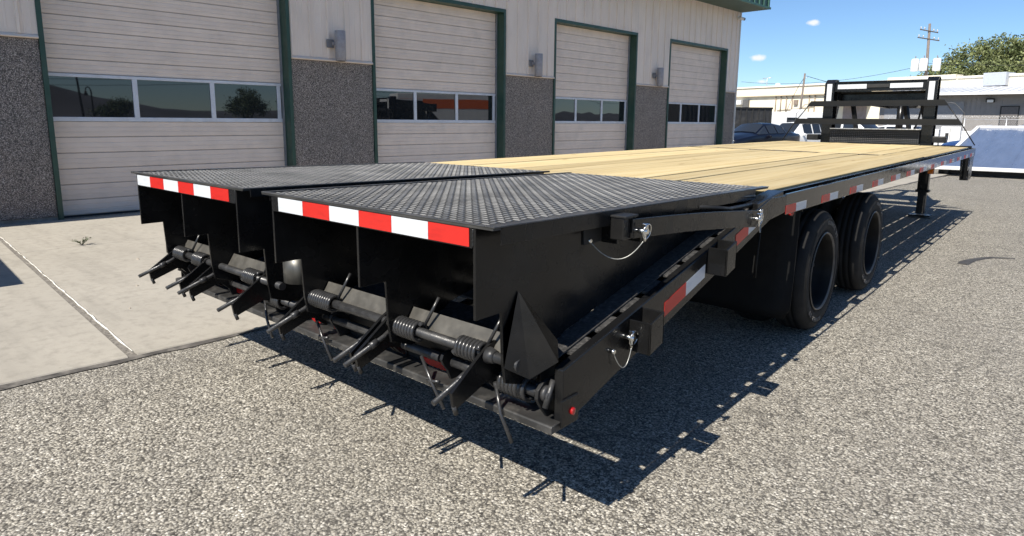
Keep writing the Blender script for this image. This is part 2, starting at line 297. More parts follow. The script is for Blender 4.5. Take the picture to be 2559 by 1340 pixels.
# ------------------------------------------------------------------ mesh builder
class MB:
    def __init__(s): s.v = []; s.f = []; s.sm = []
    def add(s, vs, fs, smooth=False):
        o = len(s.v); s.v += [tuple(p) for p in vs]; s.f += [tuple(i+o for i in q) for q in fs]; s.sm += [smooth]*len(fs)
        return s
    def box(s, a, b):
        (x0, y0, z0), (x1, y1, z1) = a, b
        x0, x1 = min(x0, x1), max(x0, x1); y0, y1 = min(y0, y1), max(y0, y1); z0, z1 = min(z0, z1), max(z0, z1)
        return s.add([(x0,y0,z0),(x1,y0,z0),(x1,y1,z0),(x0,y1,z0),(x0,y0,z1),(x1,y0,z1),(x1,y1,z1),(x0,y1,z1)],
                     [(0,3,2,1),(4,5,6,7),(0,1,5,4),(1,2,6,5),(2,3,7,6),(3,0,4,7)])
    def prism_x(s, poly, x0, x1):          # polygon in (y,z) extruded along x
        n = len(poly); ar = sum(poly[i][0]*poly[(i+1)%n][1]-poly[(i+1)%n][0]*poly[i][1] for i in range(n))
        if ar < 0: poly = poly[::-1]
        vs = [(x0, y, z) for y, z in poly]+[(x1, y, z) for y, z in poly]
        fs = [tuple(range(n))[::-1], tuple(range(n, 2*n))]+[(i, (i+1)%n, n+(i+1)%n, n+i) for i in range(n)]
        return s.add(vs, fs)
    def prism_y(s, poly, y0, y1):          # polygon in (x,z)
        n = len(poly); ar = sum(poly[i][0]*poly[(i+1)%n][1]-poly[(i+1)%n][0]*poly[i][1] for i in range(n))
        if ar < 0: poly = poly[::-1]
        vs = [(x, y0, z) for x, z in poly]+[(x, y1, z) for x, z in poly]
        fs = [tuple(range(n)), tuple(range(n, 2*n))[::-1]]+[(n+i, n+(i+1)%n, (i+1)%n, i) for i in range(n)]
        return s.add(vs, fs)
    def beam(s, a, b, w, h, up=(0,0,1)):   # rectangular bar between two points
        a, b = Vector(a), Vector(b); d = (b-a).normalized(); sd = d.cross(Vector(up))
        if sd.length < 1e-4: sd = Vector((1,0,0))
        sd.normalize(); u = sd.cross(d).normalized()
        q = [(-w/2,-h/2),(w/2,-h/2),(w/2,h/2),(-w/2,h/2)]
        vs = [a+sd*x+u*y for x, y in q]+[b+sd*x+u*y for x, y in q]
        return s.add(vs, [(0,1,2,3),(7,6,5,4),(0,4,5,1),(1,5,6,2),(2,6,7,3),(3,7,4,0)])
    def tube(s, pts, r, n=8, closed=False, cap=True, smooth=True):
        pts = [Vector(p) for p in pts]; k = len(pts); rr = r if isinstance(r, (list, tuple)) else [r]*k
        vs = []; prev = None
        for i, p in enumerate(pts):
            if closed: d = pts[(i+1)%k]-pts[i-1]
            else: d = pts[min(i+1, k-1)]-pts[max(i-1, 0)]
            d.normalize()
            if prev is None:
                a = Vector((0,0,1)) if abs(d.z) < 0.9 else Vector((1,0,0)); x = d.cross(a).normalized()
            else:
                x = prev-d*prev.dot(d)
                x = x.normalized() if x.length > 1e-5 else d.orthogonal().normalized()
            prev = x; y = d.cross(x)
            for j in range(n):
                t = 2*math.pi*j/n; vs.append(p+(x*math.cos(t)+y*math.sin(t))*rr[i])
        fs = []
        for i in range(k if closed else k-1):
            a = i*n; b = ((i+1)%k)*n
            for j in range(n): fs.append((a+j, a+(j+1)%n, b+(j+1)%n, b+j))
        s.add(vs, fs, smooth)
        if cap and not closed: 
            o = len(s.v)-len(vs)
            s.f += [tuple(o+j for j in range(n))[::-1], tuple(o+(k-1)*n+j for j in range(n))]; s.sm += [False, False]
        return s
    def lathe_x(s, prof, cx, cy, cz, n=32, smooth=True, closed=False):  # profile (x offset, radius), axis along x
        k = len(prof); vs = []
        for i in range(n):
            t = 2*math.pi*i/n
            for px, pr in prof: vs.append((cx+px, cy+pr*math.cos(t), cz+pr*math.sin(t)))
        fs = []
        for i in range(n):
            a, b = i*k, ((i+1)%n)*k
            for j in range(k if closed else k-1): fs.append((a+j, a+(j+1)%k, b+(j+1)%k, b+j))
        return s.add(vs, fs, smooth)
    def lathe_z(s, prof, cx, cy, n=20, smooth=True):                 # profile (radius, z)
        k = len(prof); vs = []
        for i in range(n):
            t = 2*math.pi*i/n
            for pr, pz in prof: vs.append((cx+pr*math.cos(t), cy+pr*math.sin(t), pz))
        fs = []
        for i in range(n):
            a, b = i*k, ((i+1)%n)*k
            for j in range(k-1): fs.append((a+j, b+j, b+j+1, a+j+1))
        return s.add(vs, fs, smooth)
    def mesh(s, name, m):
        me = bpy.data.meshes.new(name); me.from_pydata(s.v, [], s.f); me.materials.append(m)
        me.polygons.foreach_set('use_smooth', s.sm)
        bm = bmesh.new(); bm.from_mesh(me); bmesh.ops.recalc_face_normals(bm, faces=bm.faces); bm.to_mesh(me); bm.free()
        me.update(); return me
    def build(s, name, m, parent=None, bevel=0.0, segs=2):
        o = bpy.data.objects.new(name, s.mesh(name, m)); col.objects.link(o); o.parent = parent
        if bevel:
            md = o.modifiers.new('bevel', 'BEVEL'); md.width = bevel; md.segments = segs; md.limit_method = 'ANGLE'; md.angle_limit = R(40); md.harden_normals = False
        return o
def obj(name, me, parent=None, loc=None):
    o = bpy.data.objects.new(name, me); col.objects.link(o); o.parent = parent
    if loc: o.location = loc
    return o
def tag(o, label, cat, group=None, kind=None):
    o['label'] = label; o['category'] = cat
    if group: o['group'] = group
    if kind: o['kind'] = kind
    return o
def struct(o): o['kind'] = 'structure'; return o
def empty(name, loc=(0,0,0), rz=0):
    o = bpy.data.objects.new(name, None); col.objects.link(o); o.location = loc; o.rotation_euler = (0, 0, rz); o.empty_display_size = 0.3; return o
def copy_tree(o, parent=None):
    c = o.copy(); col.objects.link(c); c.parent = parent
    for ch in o.children: copy_tree(ch, c)
    return c

# ------------------------------------------------------------------ ground
BETA, DW = -0.0687, -6.9844
nW = Vector((math.cos(BETA), math.sin(BETA), 0)); aW = Vector((-math.sin(BETA), math.cos(BETA), 0))
def bw(a, out, z): return nW*(DW+out)+aW*a+Vector((0, 0, z))     # building frame: along, outwards, up
g = MB(); NG = 24
ext = [-3500, -600, -120, -40, -14, -7, -4, -2, 0, 2, 4, 7, 14, 40, 120, 600, 3500]
eyt = ext[:12]+[15, 19, 23, 27, 32, 38, 44, 50]+ext[14:]
def gz(y):                     # the lot falls away gently beyond the trailer
    K = [(15, 0.0), (27, -0.2), (38, -0.55), (50, -0.62)]
    if y <= 15: return 0.0
    for (a, za), (b, zb) in zip(K[:-1], K[1:]):
        if y <= b: return za+(zb-za)*(y-a)/(b-a)
    return -0.62
gv = [(x, y, gz(y)) for y in eyt for x in ext]; L = len(ext)
g.add(gv, [(j*L+i, j*L+i+1, (j+1)*L+i+1, (j+1)*L+i) for j in range(len(eyt)-1) for i in range(L-1)])
ground = struct(g.build('asphalt_lot', chip))
# concrete apron in front of the bays: slabs with tooled joints
apron = empty('concrete_apron', (0, 0, 0)); struct(apron)
def slab(a0, a1, o0, o1, top=0.012):
    s = MB(); e = 0.006
    na = max(2, int((a1-a0)/0.25)); top0 = top
    ring = []
    P = lambda a, o, z: bw(a, o, z)
    vs = []; fs = []
    # outer edge (asphalt side) is ragged
    cols = [a0+(a1-a0)*i/na for i in range(na+1)]
    for i, a in enumerate(cols):
        rag = random.uniform(-0.012, 0.012) if o1 > 5.7 else 0
        vs += [P(a, o0, -0.05), P(a, o0, top-e), P(a, o0+e, top), P(a, o1-e+rag, top), P(a, o1+rag, top-e), P(a, o1+rag, -0.05)]
    for i in range(na):
        for j in range(5): fs.append((i*6+j, (i+1)*6+j, (i+1)*6+j+1, i*6+j+1))
    fs += [tuple(range(6)), tuple(na*6+j for j in range(6))[::-1]]
    s.add(vs, fs); return s.build('slab', conc, apron)
J = -2.143
for a0, a1 in ((-11.3, J-0.024), (J+0.024, 2.45), (2.462, 7.05), (7.062, 11.65), (11.662, 16.4)):
    slab(a0, a1, 0.03, 2.125); slab(a0, a1, 2.133, 5.78)
MB().add([bw(-11.5, 0.0, 0.0), bw(16.6, 0.0, 0.0), bw(16.6, 5.76, 0.0), bw(-11.5, 5.76, 0.0)], [(0, 1, 2, 3)]).build('joint_bed', joint_fill, apron).location.z = 0.004
# caulk bead in the wide joint, broken where it has pulled loose
cb = MB(); pts = []
for i in range(60):
    o = 0.1+5.6*i/59; pts.append(bw(J+0.016+random.uniform(-.003, .003), o, 0.010+random.uniform(-.002, .002)))
cb.tube(pts, [0.0045+random.uniform(-.003, .003) for _ in pts], 5); cb.build('joint_caulk', mat('old_caulk', (0.62, 0.60, 0.55), 0.8, var=0.25, vscale=20, dirt=((0.2, 0.18, 0.16), 0.7, 9)), apron)
# dark sealed seam between apron and asphalt
sm = MB(); vs = []; fs = []
NN = 150
for i in range(NN+1):
    a = -11+27.4*i/NN; w0 = 0.02+random.uniform(-.015, .02); w1 = 0.035+random.uniform(-.02, .03)
    vs += [bw(a, 5.775-w0, 0.006), bw(a, 5.79+w1, 0.005)]
for i in range(NN): fs.append((2*i, 2*i+1, 2*i+3, 2*i+2))
sm.add(vs, fs); sm.build('edge_sealant', mat('bitumen_edge', (0.085, 0.077, 0.068), 0.85, var=0.5, vscale=12, dirt=((0.27, 0.245, 0.21), 0.75, 6)), apron)

# ------------------------------------------------------------------ workshop building
bld = empty('workshop_building', bw(0, 0, 0), BETA)
tag(bld, 'long cream metal workshop with four roll-up doors, green trim and grey pebble-dash piers', 'building')
# local frame of the empty: x = outwards, y = along, z = up
LOUT = [-1.44, 3.148, 7.745, 12.365]; ROUT = [1.705, 6.270, 10.865, 15.590]; TW = 0.055; RD = 0.21
H0, H1 = 3.375, 3.44; END = 16.29; TOP = 4.56; STU = 2.17
# core volume
MB().box((-14, -11, -0.1), (-RD-0.055, END-0.05, 6.2)).build('wall_core', mat('core_wall', (0.3, 0.28, 0.26), 0.8, var=0.1), bld)
# pebble-dash piers
edges = [(-11, LOUT[0])]+[(ROUT[i], LOUT[i+1]) for i in range(3)]+[(ROUT[3], END-0.035)]
for a0, a1 in edges:
    MB().box((-RD-0.05, a0+0.001, 0.05), (-0.012, a1-0.001, STU)).build('pebble_dash_panel', pebble, bld, 0.006)
    MB().box((-RD-0.05, a0+0.001, -0.05), (-0.035, a1-0.001, 0.048)).build('plinth', mat('plinth_concrete', (0.3, 0.28, 0.25), 0.9, var=0.3, vscale=12), bld)
    MB().prism_y([(-0.2, STU+0.003), (0.012, STU+0.003), (0.03, STU+0.012), (0.03, STU+0.02), (0.004, STU+0.05), (-0.2, STU+0.05)], a0+0.002, a1-0.002).build('ledge_flashing', cream, bld)
# ribbed sheets, one object per sheet between ribs
brk = sorted(set([round(6.592+0.305*k, 3) for k in range(-57, 33)]))
brk = [b for b in brk if -10.9 < b < END-0.04]
def sheet(a0, a1, z0, z1, rib):
    w = a1-a0; s = MB()
    # rib (trapezoid) at the start of the sheet, flat pan with two faint stiffeners
    pf = [(-0.012, a0)]
    if rib: pf = [(0.0, a0), (0.026, a0+0.010), (0.026, a0+0.034), (0.0, a0+0.046)]
    else: pf = [(0.0, a0)]
    if w > 0.2:
        for c in (0.38, 0.70):
            q = a0+w*c; pf += [(0.0, q-0.013), (0.0045, q-0.006), (0.0045, q+0.006), (0.0, q+0.013)]
    pf += [(0.0, a1)]
    n = len(pf); vs = [(x, y, z0) for x, y in pf]+[(x, y, z1) for x, y in pf]+[(-0.03, a0, z0), (-0.03, a1, z0)]
    fs = [(i, i+1, n+i+1, n+i) for i in range(n-1)]
    fs.append(tuple([2*n]+list(range(n))+[2*n+1]))
    s.add(vs, fs); s.build('wall_sheet', cream, bld)
def zlow(a):
    for l, r in zip(LOUT, ROUT):
        if l < a < r: return H1
    return STU+0.052
cuts = sorted(brk+LOUT+ROUT+[END-0.03])
cuts = [c for c in cuts if c > -4.5]
for a0, a1 in zip(cuts[:-1], cuts[1:]):
    if a1-a0 < 0.004: continue
    sheet(a0, a1, zlow((a0+a1)/2), TOP+0.02, any(abs(a0-b) < 1e-6 for b in brk))
MB().box((-0.05, -11, STU+0.05), (0.0, -4.5, TOP)).build('wall_sheet', cream, bld)
MB().box((-0.06, END-0.032, 0.02), (0.03, END, TOP)).build('corner_trim', mat('corner_trim_white', (0.70, 0.68, 0.64), 0.5, var=0.05), bld, 0.004)
# gable return wall and roof
MB().box((-14, END-0.05, 0.0), (-0.06, END-0.004, TOP)).build('end_wall', cream, bld)
MB().box((-14.3, -11.3, 5.62), (0.2, END+0.02, 5.8)).build('roof', roofm, bld)
# green soffit and ribbed fascia at the far end of the eave
MB().box((0.02, 9.0, TOP), (0.90, END+0.01, TOP+0.03)).build('soffit', mat('green_soffit', (0.045, 0.085, 0.06), 0.5, var=0.1, vscale=2), bld)
MB().box((0.84, 9.0, TOP+0.031), (0.872, END+0.006, 5.62)).build('fascia', green, bld)
for k in range(24):
    a = END-0.10-0.305*k
    r = MB(); pr = [(0.872, a-0.055), (0.905, a-0.04), (0.905, a+0.04), (0.872, a+0.055)]
    vs = [(x, y, TOP+0.055) for x, y in pr]+[(x, y, 5.60) for x, y in pr]
    r.add(vs, [(0, 1, 5, 4), (1, 2, 6, 5), (2, 3, 7, 6), (0, 3, 2, 1)]); r.build('fascia_rib', green2, bld)
MB().box((0.02, -11, TOP), (0.58, 8.99, TOP+0.03)).build('soffit', mat('green_soffit', (0.045, 0.085, 0.06), 0.5, var=0.1, vscale=2), bld)  # unseen near eave, overhang sized to shade the wall and its foot
MB().box((0.545, -11, TOP+0.031), (0.58, 8.99, 5.62)).build('fascia', green, bld)
MB().box((0.868, 9.0, TOP-0.004), (0.915, END+0.012, TOP+0.055)).build('fascia_trim', green2, bld, 0.004)
# bay openings
ZL = [0.02+(1.212-0.02)*i/6 for i in range(7)]; ZU = [1.803+(H0-1.803)*i/9 for i in range(10)]
for k in range(4):
    l, r = LOUT[k]+TW, ROUT[k]-TW
    # jamb and head trim: L-shaped flashings
    MB().box((-RD-0.05, LOUT[k], 0.0), (0.014, l, H1)).build('jamb', green, bld, 0.003)
    MB().box((-RD-0.05, r, 0.0), (0.014, ROUT[k], H1)).build('jamb', green, bld, 0.003)
    MB().box((-RD-0.05, l, H0), (0.014, r, H1)).build('door_head', green, bld, 0.003)
    # rubber weather strip beside the door
    MB().box((-RD+0.004, r-0.03, 0.02), (-RD+0.03, r-0.002, H0)).build('weather_strip', mat('grey_strip', (0.23, 0.235, 0.24), 0.6, var=0.15), bld)
    D = empty('overhead_door', (0, 0, 0)); D.parent = bld
    def slat(z0, z1):
        h = z1-z0; x = -RD
        pf = [(x-0.014, z0+0.002), (x-0.004, z0+0.010)]
        for c in (0.36, 0.68):
            q = z0+h*c; pf += [(x, q-0.010), (x-0.0045, q-0.004), (x-0.0045, q+0.002), (x, q+0.006)]
        pf += [(x+0.001, z1-0.006), (x-0.014, z1-0.0005)]
        s = MB(); n = len(pf); vs = [(px, l, pz) for px, pz in pf]+[(px, r-0.03, pz) for px, pz in pf]
        fs = [(i, n+i, n+i+1, i+1) for i in range(n-1)]
        s.add(vs, fs); return s.build('door_slat', slat_m, D)
    for i in range(6): slat(ZL[i], ZL[i+1])
    for i in range(9): slat(ZU[i], ZU[i+1])
    # window section
    pa = (l+0.012, r-0.045); W3 = (pa[1]-pa[0]); mw = 0.062; pw = (W3-2*mw-0.055)/3
    fz0, fz1, gz0, gz1 = 1.2125, 1.8025, 1.268, 1.762
    x0 = -RD-0.01; x1 = -RD+0.012
    MB().box((x0, l, fz0), (x1, r-0.03, gz0)).build('window_rail', frame_w, D, 0.004)
    MB().box((x0, l, gz1), (x1, r-0.03, fz1)).build('window_rail', frame_w, D, 0.004)
    a = pa[0]
    MB().box((x0, l, gz0), (x1, a, gz1)).build('window_stile', frame_w, D)
    for i in range(3):
        MB().box((x0-0.02, a, gz0), (x0+0.003, a+pw, gz1)).build('window_pane', glass if k != 2 else glass_w, D)
        a2 = a+pw+(mw if i < 2 else 0.055)
        MB().box((x0, a+pw, gz0), (x1 if i < 2 else x1, min(a2, r-0.03), gz1)).build('window_stile', frame_w, D, 0.003)
        a = a2
    MB().box((-RD-0.02, l, 0.0), (-RD+0.012, r-0.01, 0.02)).build('bottom_seal', dark, D)

# wall lights and camera on the wall
def wall_light(a, label):
    o = empty('wall_light', bw(a, 0.02, 2.18), BETA); tag(o, label, 'wall light', 'cylinder wall lights between the doors')
    b = MB(); b.lathe_z([(0.0, 0.0), (0.078, 0.0), (0.083, 0.006), (0.083, 0.455), (0.079, 0.462), (0.0, 0.462)], 0.125, 0, 24); bo = b.build('lamp_body', lampgrey, o)
    MB().lathe_z([(0.0, -0.006), (0.066, -0.006), (0.07, -0.001), (0.07, 0.0)], 0.125, 0, 20).build('lens', dark, bo)
    MB().box((0.0, -0.175, 0.20), (0.035, -0.06, 0.33)).build('junction_box', mat('grey_box', (0.2, 0.19, 0.19), 0.5, var=0.1), o, 0.006)
    MB().box((0.03, -0.10, 0.24), (0.06, 0.02, 0.29)).build('arm', lampgrey, o)
wall_light(2.475, 'grey cylinder wall light above the pebble-dash pier nearest the camera')
wall_light(7.10, 'grey cylinder wall light on the second pier, between the middle doors')
wall_light(11.74, 'grey cylinder wall light on the pier before the farthest door')
sc = empty('security_camera', bw(16.05, 0.02, 4.30), BETA); tag(sc, 'small white security camera under the eave at the building corner', 'camera')
MB().box((0, -0.04, 0.06), (0.03, 0.04, 0.14)).build('mount', white_p, sc, 0.01)
MB().tube([(0.02, 0, 0.1), (0.09, 0.02, 0.08)], 0.018, 8).build('bracket', white_p, sc)
MB().tube([(0.07, -0.05, 0.07), (0.13, 0.11, 0.05)], 0.045, 12).build('housing', white_p, sc)
MB().tube([(0.131, 0.112, 0.05), (0.142, 0.15, 0.045)], 0.043, 12).build('lens', dark, sc)

# ------------------------------------------------------------------ gooseneck trailer
# trailer frame: x across (right +), y forward, z up; nose slightly raised
TP = 0.003
tr = empty('flatbed_trailer', (0, 0, -1.5*TP)); tr.rotation_euler = (TP, 0, 0)
tag(tr, 'long black gooseneck flatbed trailer with pine plank deck and two folded steel ramps', 'trailer')
HW = 1.295; YF = 7.52; SEAM = 4.12
def dz(x): return 0.9535-0.0107*x          # deck top, slightly out of level across
# deck planks
NPL = 13; X0 = -1.215; PWd = 2.43/NPL
gapw = {1: 0.009, 2: 0.015, 3: 0.007, 4: 0.011, 5: 0.008, 6: 0.014, 7: 0.010, 8: 0.015, 9: 0.011, 10: 0.015, 11: 0.010}
for (ya, yb) in ((-0.075, SEAM-0.012), (SEAM+0.030, YF-0.03)):
    for i in range(NPL):
        xa = X0+PWd*i+gapw.get(i, 0.005)/2+0.0005; xb = X0+PWd*(i+1)-gapw.get(i+1, 0.005)/2-0.0005
        lift = random.uniform(-0.005, 0.004); b = MB(); e = 0.003
        ny = 8; vs = []; fs = []
        for j in range(ny+1):
            y = ya+(yb-ya)*j/ny; wob = 0.0005*math.sin(j*1.7+i)
            za, zb = dz(xa)+lift+wob, dz(xb)+lift-wob
            vs += [(xa, y, za-0.04), (xa, y, za-e), (xa+e, y, za), (xb-e, y, zb), (xb, y, zb-e), (xb, y, zb-0.04)]
        for j in range(ny):
            for k in range(6): fs.append((j*6+k, j*6+(k+1)%6, (j+1)*6+(k+1)%6, (j+1)*6+k))
        fs += [tuple(range(6))[::-1], tuple(ny*6+k for k in range(6))]
        b.add(vs, fs); b.build('plank', wood, tr)
MB().add([(-1.22, SEAM-0.011, dz(-1.22)+0.002), (1.22, SEAM-0.011, dz(1.22)+0.002), (1.22, SEAM+0.029, dz(1.22)+0.002), (-1.22, SEAM+0.029, dz(-1.22)+0.002),
          (-1.22, SEAM-0.011, dz(-1.22)-0.05), (1.22, SEAM-0.011, dz(1.22)-0.05), (1.22, SEAM+0.029, dz(1.22)-0.05), (-1.22, SEAM+0.029, dz(-1.22)-0.05)],
         [(0, 1, 2, 3), (4, 7, 6, 5), (0, 4, 5, 1), (1, 5, 6, 2), (2, 6, 7, 3), (3, 7, 4, 0)]).build('deck_seam', black2, tr)
MB().box((-1.25, YF-0.028, 0.86), (1.25, YF, dz(0)+0.004)).build('front_rail', black, tr)
# under-frame
for sx in (-1, 1):
    mb = MB(); x = sx*0.52
    for z0, z1, w in ((0.60, 0.616, 0.075), (0.616, 0.884, 0.006), (0.884, 0.90, 0.075)): mb.box((x-w, -0.15, z0), (x+w, YF-0.03, z1))
    mb.build('main_beam', black, tr)
y = 0.12
while y < YF-0.2:
    MB().box((-1.222, y, 0.835), (1.222, y+0.075, 0.905-0.004)).build('crossmember', black2, tr); y += 0.405
for sx in (-1, 1):
    off = -0.0107*sx*1.295
    zt, zb = 0.9435+off, 0.842+off
    # side channel that carries the planks
    mb = MB(); xs = sx*1.222
    mb.box((xs, -0.06, zb-0.005), (xs+sx*0.022, YF, zt+0.004)); mb.build('side_channel', black, tr)
    rail = MB().box((sx*(HW-0.011), 0.0, zb), (sx*HW, YF, zt)).build('rub_rail', black_rail, tr, 0.002)
    MB().box((sx*1.2445, -0.003, zb+0.004), (sx*(HW-0.0005), 0.004, zt-0.002)).build('rail_end_cap', black, tr)
    y = 0.405; pk = 0
    while y < YF-0.1:
        for d in (0, 0.085):
            MB().box((sx*1.2445, y+d, zb+0.008), (sx*(HW-0.0115), y+d+0.008, zt-0.006)).build('stake_pocket', black, tr)
        y += 0.61
    # conspicuity tape in short red/white strips
    y = 0.003
    while y < YF-0.35:
        for a, b_, tm in ((0, 0.148, tape_r), (0.152, 0.312, tape_w)):
            MB().box((sx*(HW+0.0004), y+a, zb+0.004), (sx*(HW+0.0016), y+b_, zb+0.045)).build('reflective_tape', tm, rail)
        y += 0.585
    MB().box((sx*1.2445, YF-0.008, zb), (sx*(HW-0.0115), YF, zt)).build('rail_end_cap', black, tr)
# welded washers / bolts along the rail top are small bright scuffs
# dovetail side rails, sloping down to the bumper
def chz(y, top): return (0.976+0.225*y) if top else (0.881+0.27*y)
for sx in (-1, 1):
    xi, xo = sx*1.262, sx*HW
    poly = [(-0.20, chz(-0.20, 0)), (0.0, 0.842), (0.0, 0.925), (-0.20, chz(-0.20, 1)), (-1.785, chz(-1.785, 1)), (-1.785, chz(-1.785, 0)+0.0)]
    dr = MB().prism_x(poly, xi, xo).build('dovetail_rail', black2 if False else black, tr, 0.004)
    MB().prism_x([(-0.20, 0.80), (-0.05, 0.83), (-0.05, 0.90), (-0.30, 0.865), (-1.73, chz(-1.73, 1)-0.05), (-1.73, chz(-1.73, 1)-0.13)], sx*1.165, sx*1.225).build('dovetail_beam', black, tr)
    MB().prism_x([(-0.36, chz(-0.36, 1)-0.002), (-0.36, chz(-0.36, 1)+0.003), (-1.775, chz(-1.775, 1)+0.003), (-1.775, chz(-1.775, 1)-0.002)], sx*1.168, sx*1.241).build('grit_strip', mat('grit_black', (0.03, 0.029, 0.028), 0.7, var=0.6, vscale=70, bump=0.5, bscale=150, dirt=((0.16, 0.152, 0.145), 0.7, 60)), dr)
    for yc in (-1.385, -0.815):
        z0 = chz(yc, 0)+0.040; s = MB(); h = 0.105; hw = 0.045; t = 0.008; sl = 0.25
        xo2 = sx*1.372
        for ya, yb in ((yc-hw, yc-hw+t), (yc+hw-t, yc+hw)):
            zz = z0+sl*((ya+yb)/2-yc); s.box((sx*(HW+0.0005), ya, zz), (xo2, yb, zz+h))
        v = [(xo2, yc-hw, z0-sl*hw), (xo2, yc+hw, z0+sl*hw), (xo2, yc+hw, z0+sl*hw+h), (xo2, yc-hw, z0-sl*hw+h)]
        v2 = [(xo2-sx*t, q[1], q[2]) for q in v]
        s.add(v+v2, [(0, 1, 2, 3), (7, 6, 5, 4), (0, 4, 5, 1), (1, 5, 6, 2), (2, 6, 7, 3), (3, 7, 4, 0)])
        s.build('stake_pocket', black, tr, 0.002)
    # tape strips
    for ya, yb, tm in ((-1.195, -1.035, tape_r), (-1.033, -0.878, tape_w), (-0.595, -0.462, tape_r), (-0.460, -0.305, tape_w)):
        q = [(ya, chz(ya, 0)+0.036), (yb, chz(yb, 0)+0.036), (yb, chz(yb, 0)+0.088), (ya, chz(ya, 0)+0.088)]
        MB().prism_x(q, sx*(HW+0.0004), sx*(HW+0.0016)).build('reflective_tape', tm, dr)
    # corner plate with side marker
    MB().box((sx*(HW-0.002), -1.795, 0.402), (sx*(HW+0.006), -1.712, 0.485)).build('corner_plate', black, tr, 0.002)
    mk = MB(); mk.lathe_x([(0, 0.0), (0, 0.012), (0.006, 0.011), (0.008, 0.006), (0.008, 0.0)] if sx > 0 else [(0, 0.0), (0, 0.012), (-0.006, 0.011), (-0.008, 0.006), (-0.008, 0.0)], sx*(HW+0.006), -1.745, 0.44, 14); mk.build('side_marker', redlens, tr)
# open slat floor of the dovetail under the ramps: angle-iron slats, gritty on top
grit = mat('grit_black', (0.03, 0.029, 0.028), 0.7, var=0.6, vscale=70, bump=0.5, bscale=150, dirt=((0.16, 0.152, 0.145), 0.7, 60))
for k in range(10):
    y = -0.33-0.146*k; z = chz(y, 1)-0.004; sl = 0.225; h_ = 0.048
    MB().prism_x([(y-h_, z-h_*sl), (y+h_, z+h_*sl), (y+h_, z+h_*sl-0.008), (y-h_, z-h_*sl-0.008)], -1.2615, 1.2615).build('dovetail_slat', grit, tr)
for x in (-0.52, 0.52):
    MB().prism_x([(-0.1, 0.80), (-0.1, 0.62), (-1.74, 0.40), (-1.74, 0.47)], x-0.03, x+0.03).build('dovetail_beam', black, tr)

# rear bumper: angle with light pan
YB, ZB = -1.83, 0.392
MB().prism_x([(YB, ZB), (YB, ZB+0.020), (YB+0.004, ZB+0.024), (YB+0.095, ZB+0.024), (YB+0.095, ZB)], -1.29, 1.29).build('bumper', bumper_m, tr, 0.002)
MB().box((-1.228, YB+0.0955, ZB), (1.228, YB+0.104, 0.575)).build('bumper_back_plate', black2, tr)
# oval tail lights recessed above the bumper
for x0, x1 in ((0.66, 0.80), (1.01, 1.165), (-0.80, -0.66), (-1.165, -1.01), (-0.06, 0.02), (0.10, 0.16)):
    cx = (x0+x1)/2; w = (x1-x0)/2; hh = 0.026
    ring = []
    for k in range(24):
        t = 2*math.pi*k/24; c, s_ = math.cos(t), math.sin(t)
        ring.append((cx+w*math.copysign(abs(c)**0.6, c), 0.447+hh*math.copysign(abs(s_)**0.7, s_)))
    lo = MB().prism_y(ring, YB+0.070, YB+0.0955).build('tail_light', redlens, tr, 0.006, 3)
    big = [((px-cx)*1.12+cx, (pz-0.447)*1.22+0.447) for px, pz in ring]
    MB().prism_y(big, YB+0.0800, YB+0.0953).build('lens_ring', chrome if x0 > 0.5 else dark, lo)

# hinge gear between ramp and bumper
HY, HZ = -1.80, 0.490         # lower hinge axis
UY, UZ = -1.86, 0.586         # upper spring tube axis
def lug(x):
    poly = [(-1.80, 0.518), (-1.817, 0.512), (-1.824, 0.495), (-1.815, 0.475), (-1.797, 0.452), (-1.786, 0.425), (-1.782, ZB+0.025), (-1.735, ZB+0.025), (-1.735, 0.49), (-1.76, 0.512), (-1.785, 0.520)]
    MB().prism_x(poly, x-0.006, x+0.006).build('hinge_lug', black2, tr, 0.0015)
for x in (-1.13, -0.735, -0.30, 0.181, 0.824): lug(x)
for sx in (-1, 1):
    poly = [(-1.774, 0.530), (-1.805, 0.528), (-1.828, 0.510), (-1.832, 0.485), (-1.815, 0.455), (-1.795, 0.43), (-1.785, ZB+0.0255), (-1.712, ZB+0.0255), (-1.712, 0.53)]
    MB().prism_x(poly, sx*1.228, sx*1.240).build('hinge_lug', black2, tr, 0.0015)
    MB().tube([(sx*1.15, HY, HZ), (sx*1.262, HY, HZ)], 0.015, 12).build('hinge_pin', steel_d, tr)
    # bolted T handle on the hinge end
    MB().tube([(sx*1.258, HY-0.02, HZ-0.03), (sx*1.258, HY+0.018, HZ+0.045)], 0.009, 8).build('pin_handle', steel_d, tr)
    MB().lathe_x([(0.0, 0.0), (0.0, 0.024), (sx*0.010, 0.024), (sx*0.014, 0.018), (sx*0.014, 0.0)], sx*1.2405, HY+0.002, HZ+0.004, 16).build('washer', steel_d, tr)
def claw_poly():
    return [(-1.818, 0.618), (-1.803, 0.608), (-1.793, 0.590), (-1.791, 0.56), (-1.796, 0.50), (-1.800, 0.452), (-1.822, 0.468), (-1.846, 0.492), (-1.868, 0.498), (-1.985, 0.456), (-1.994, 0.458), (-1.998, 0.470), (-2.004, 0.508), (-1.872, 0.600), (-1.845, 0.614)]
claw_me = MB().prism_x(claw_poly(), -0.006, 0.006).mesh('ramp_foot', black)
def helix(x0, x1, y, z, rad, wire, turns, n=14, start=0.0):
    pts = []
    N = int(turns*n)
    for i in range(N+1):
        t = 2*math.pi*i/n+start; pts.append((x0+(x1-x0)*i/N, y+rad*math.cos(t), z+rad*math.sin(t)))
    return pts

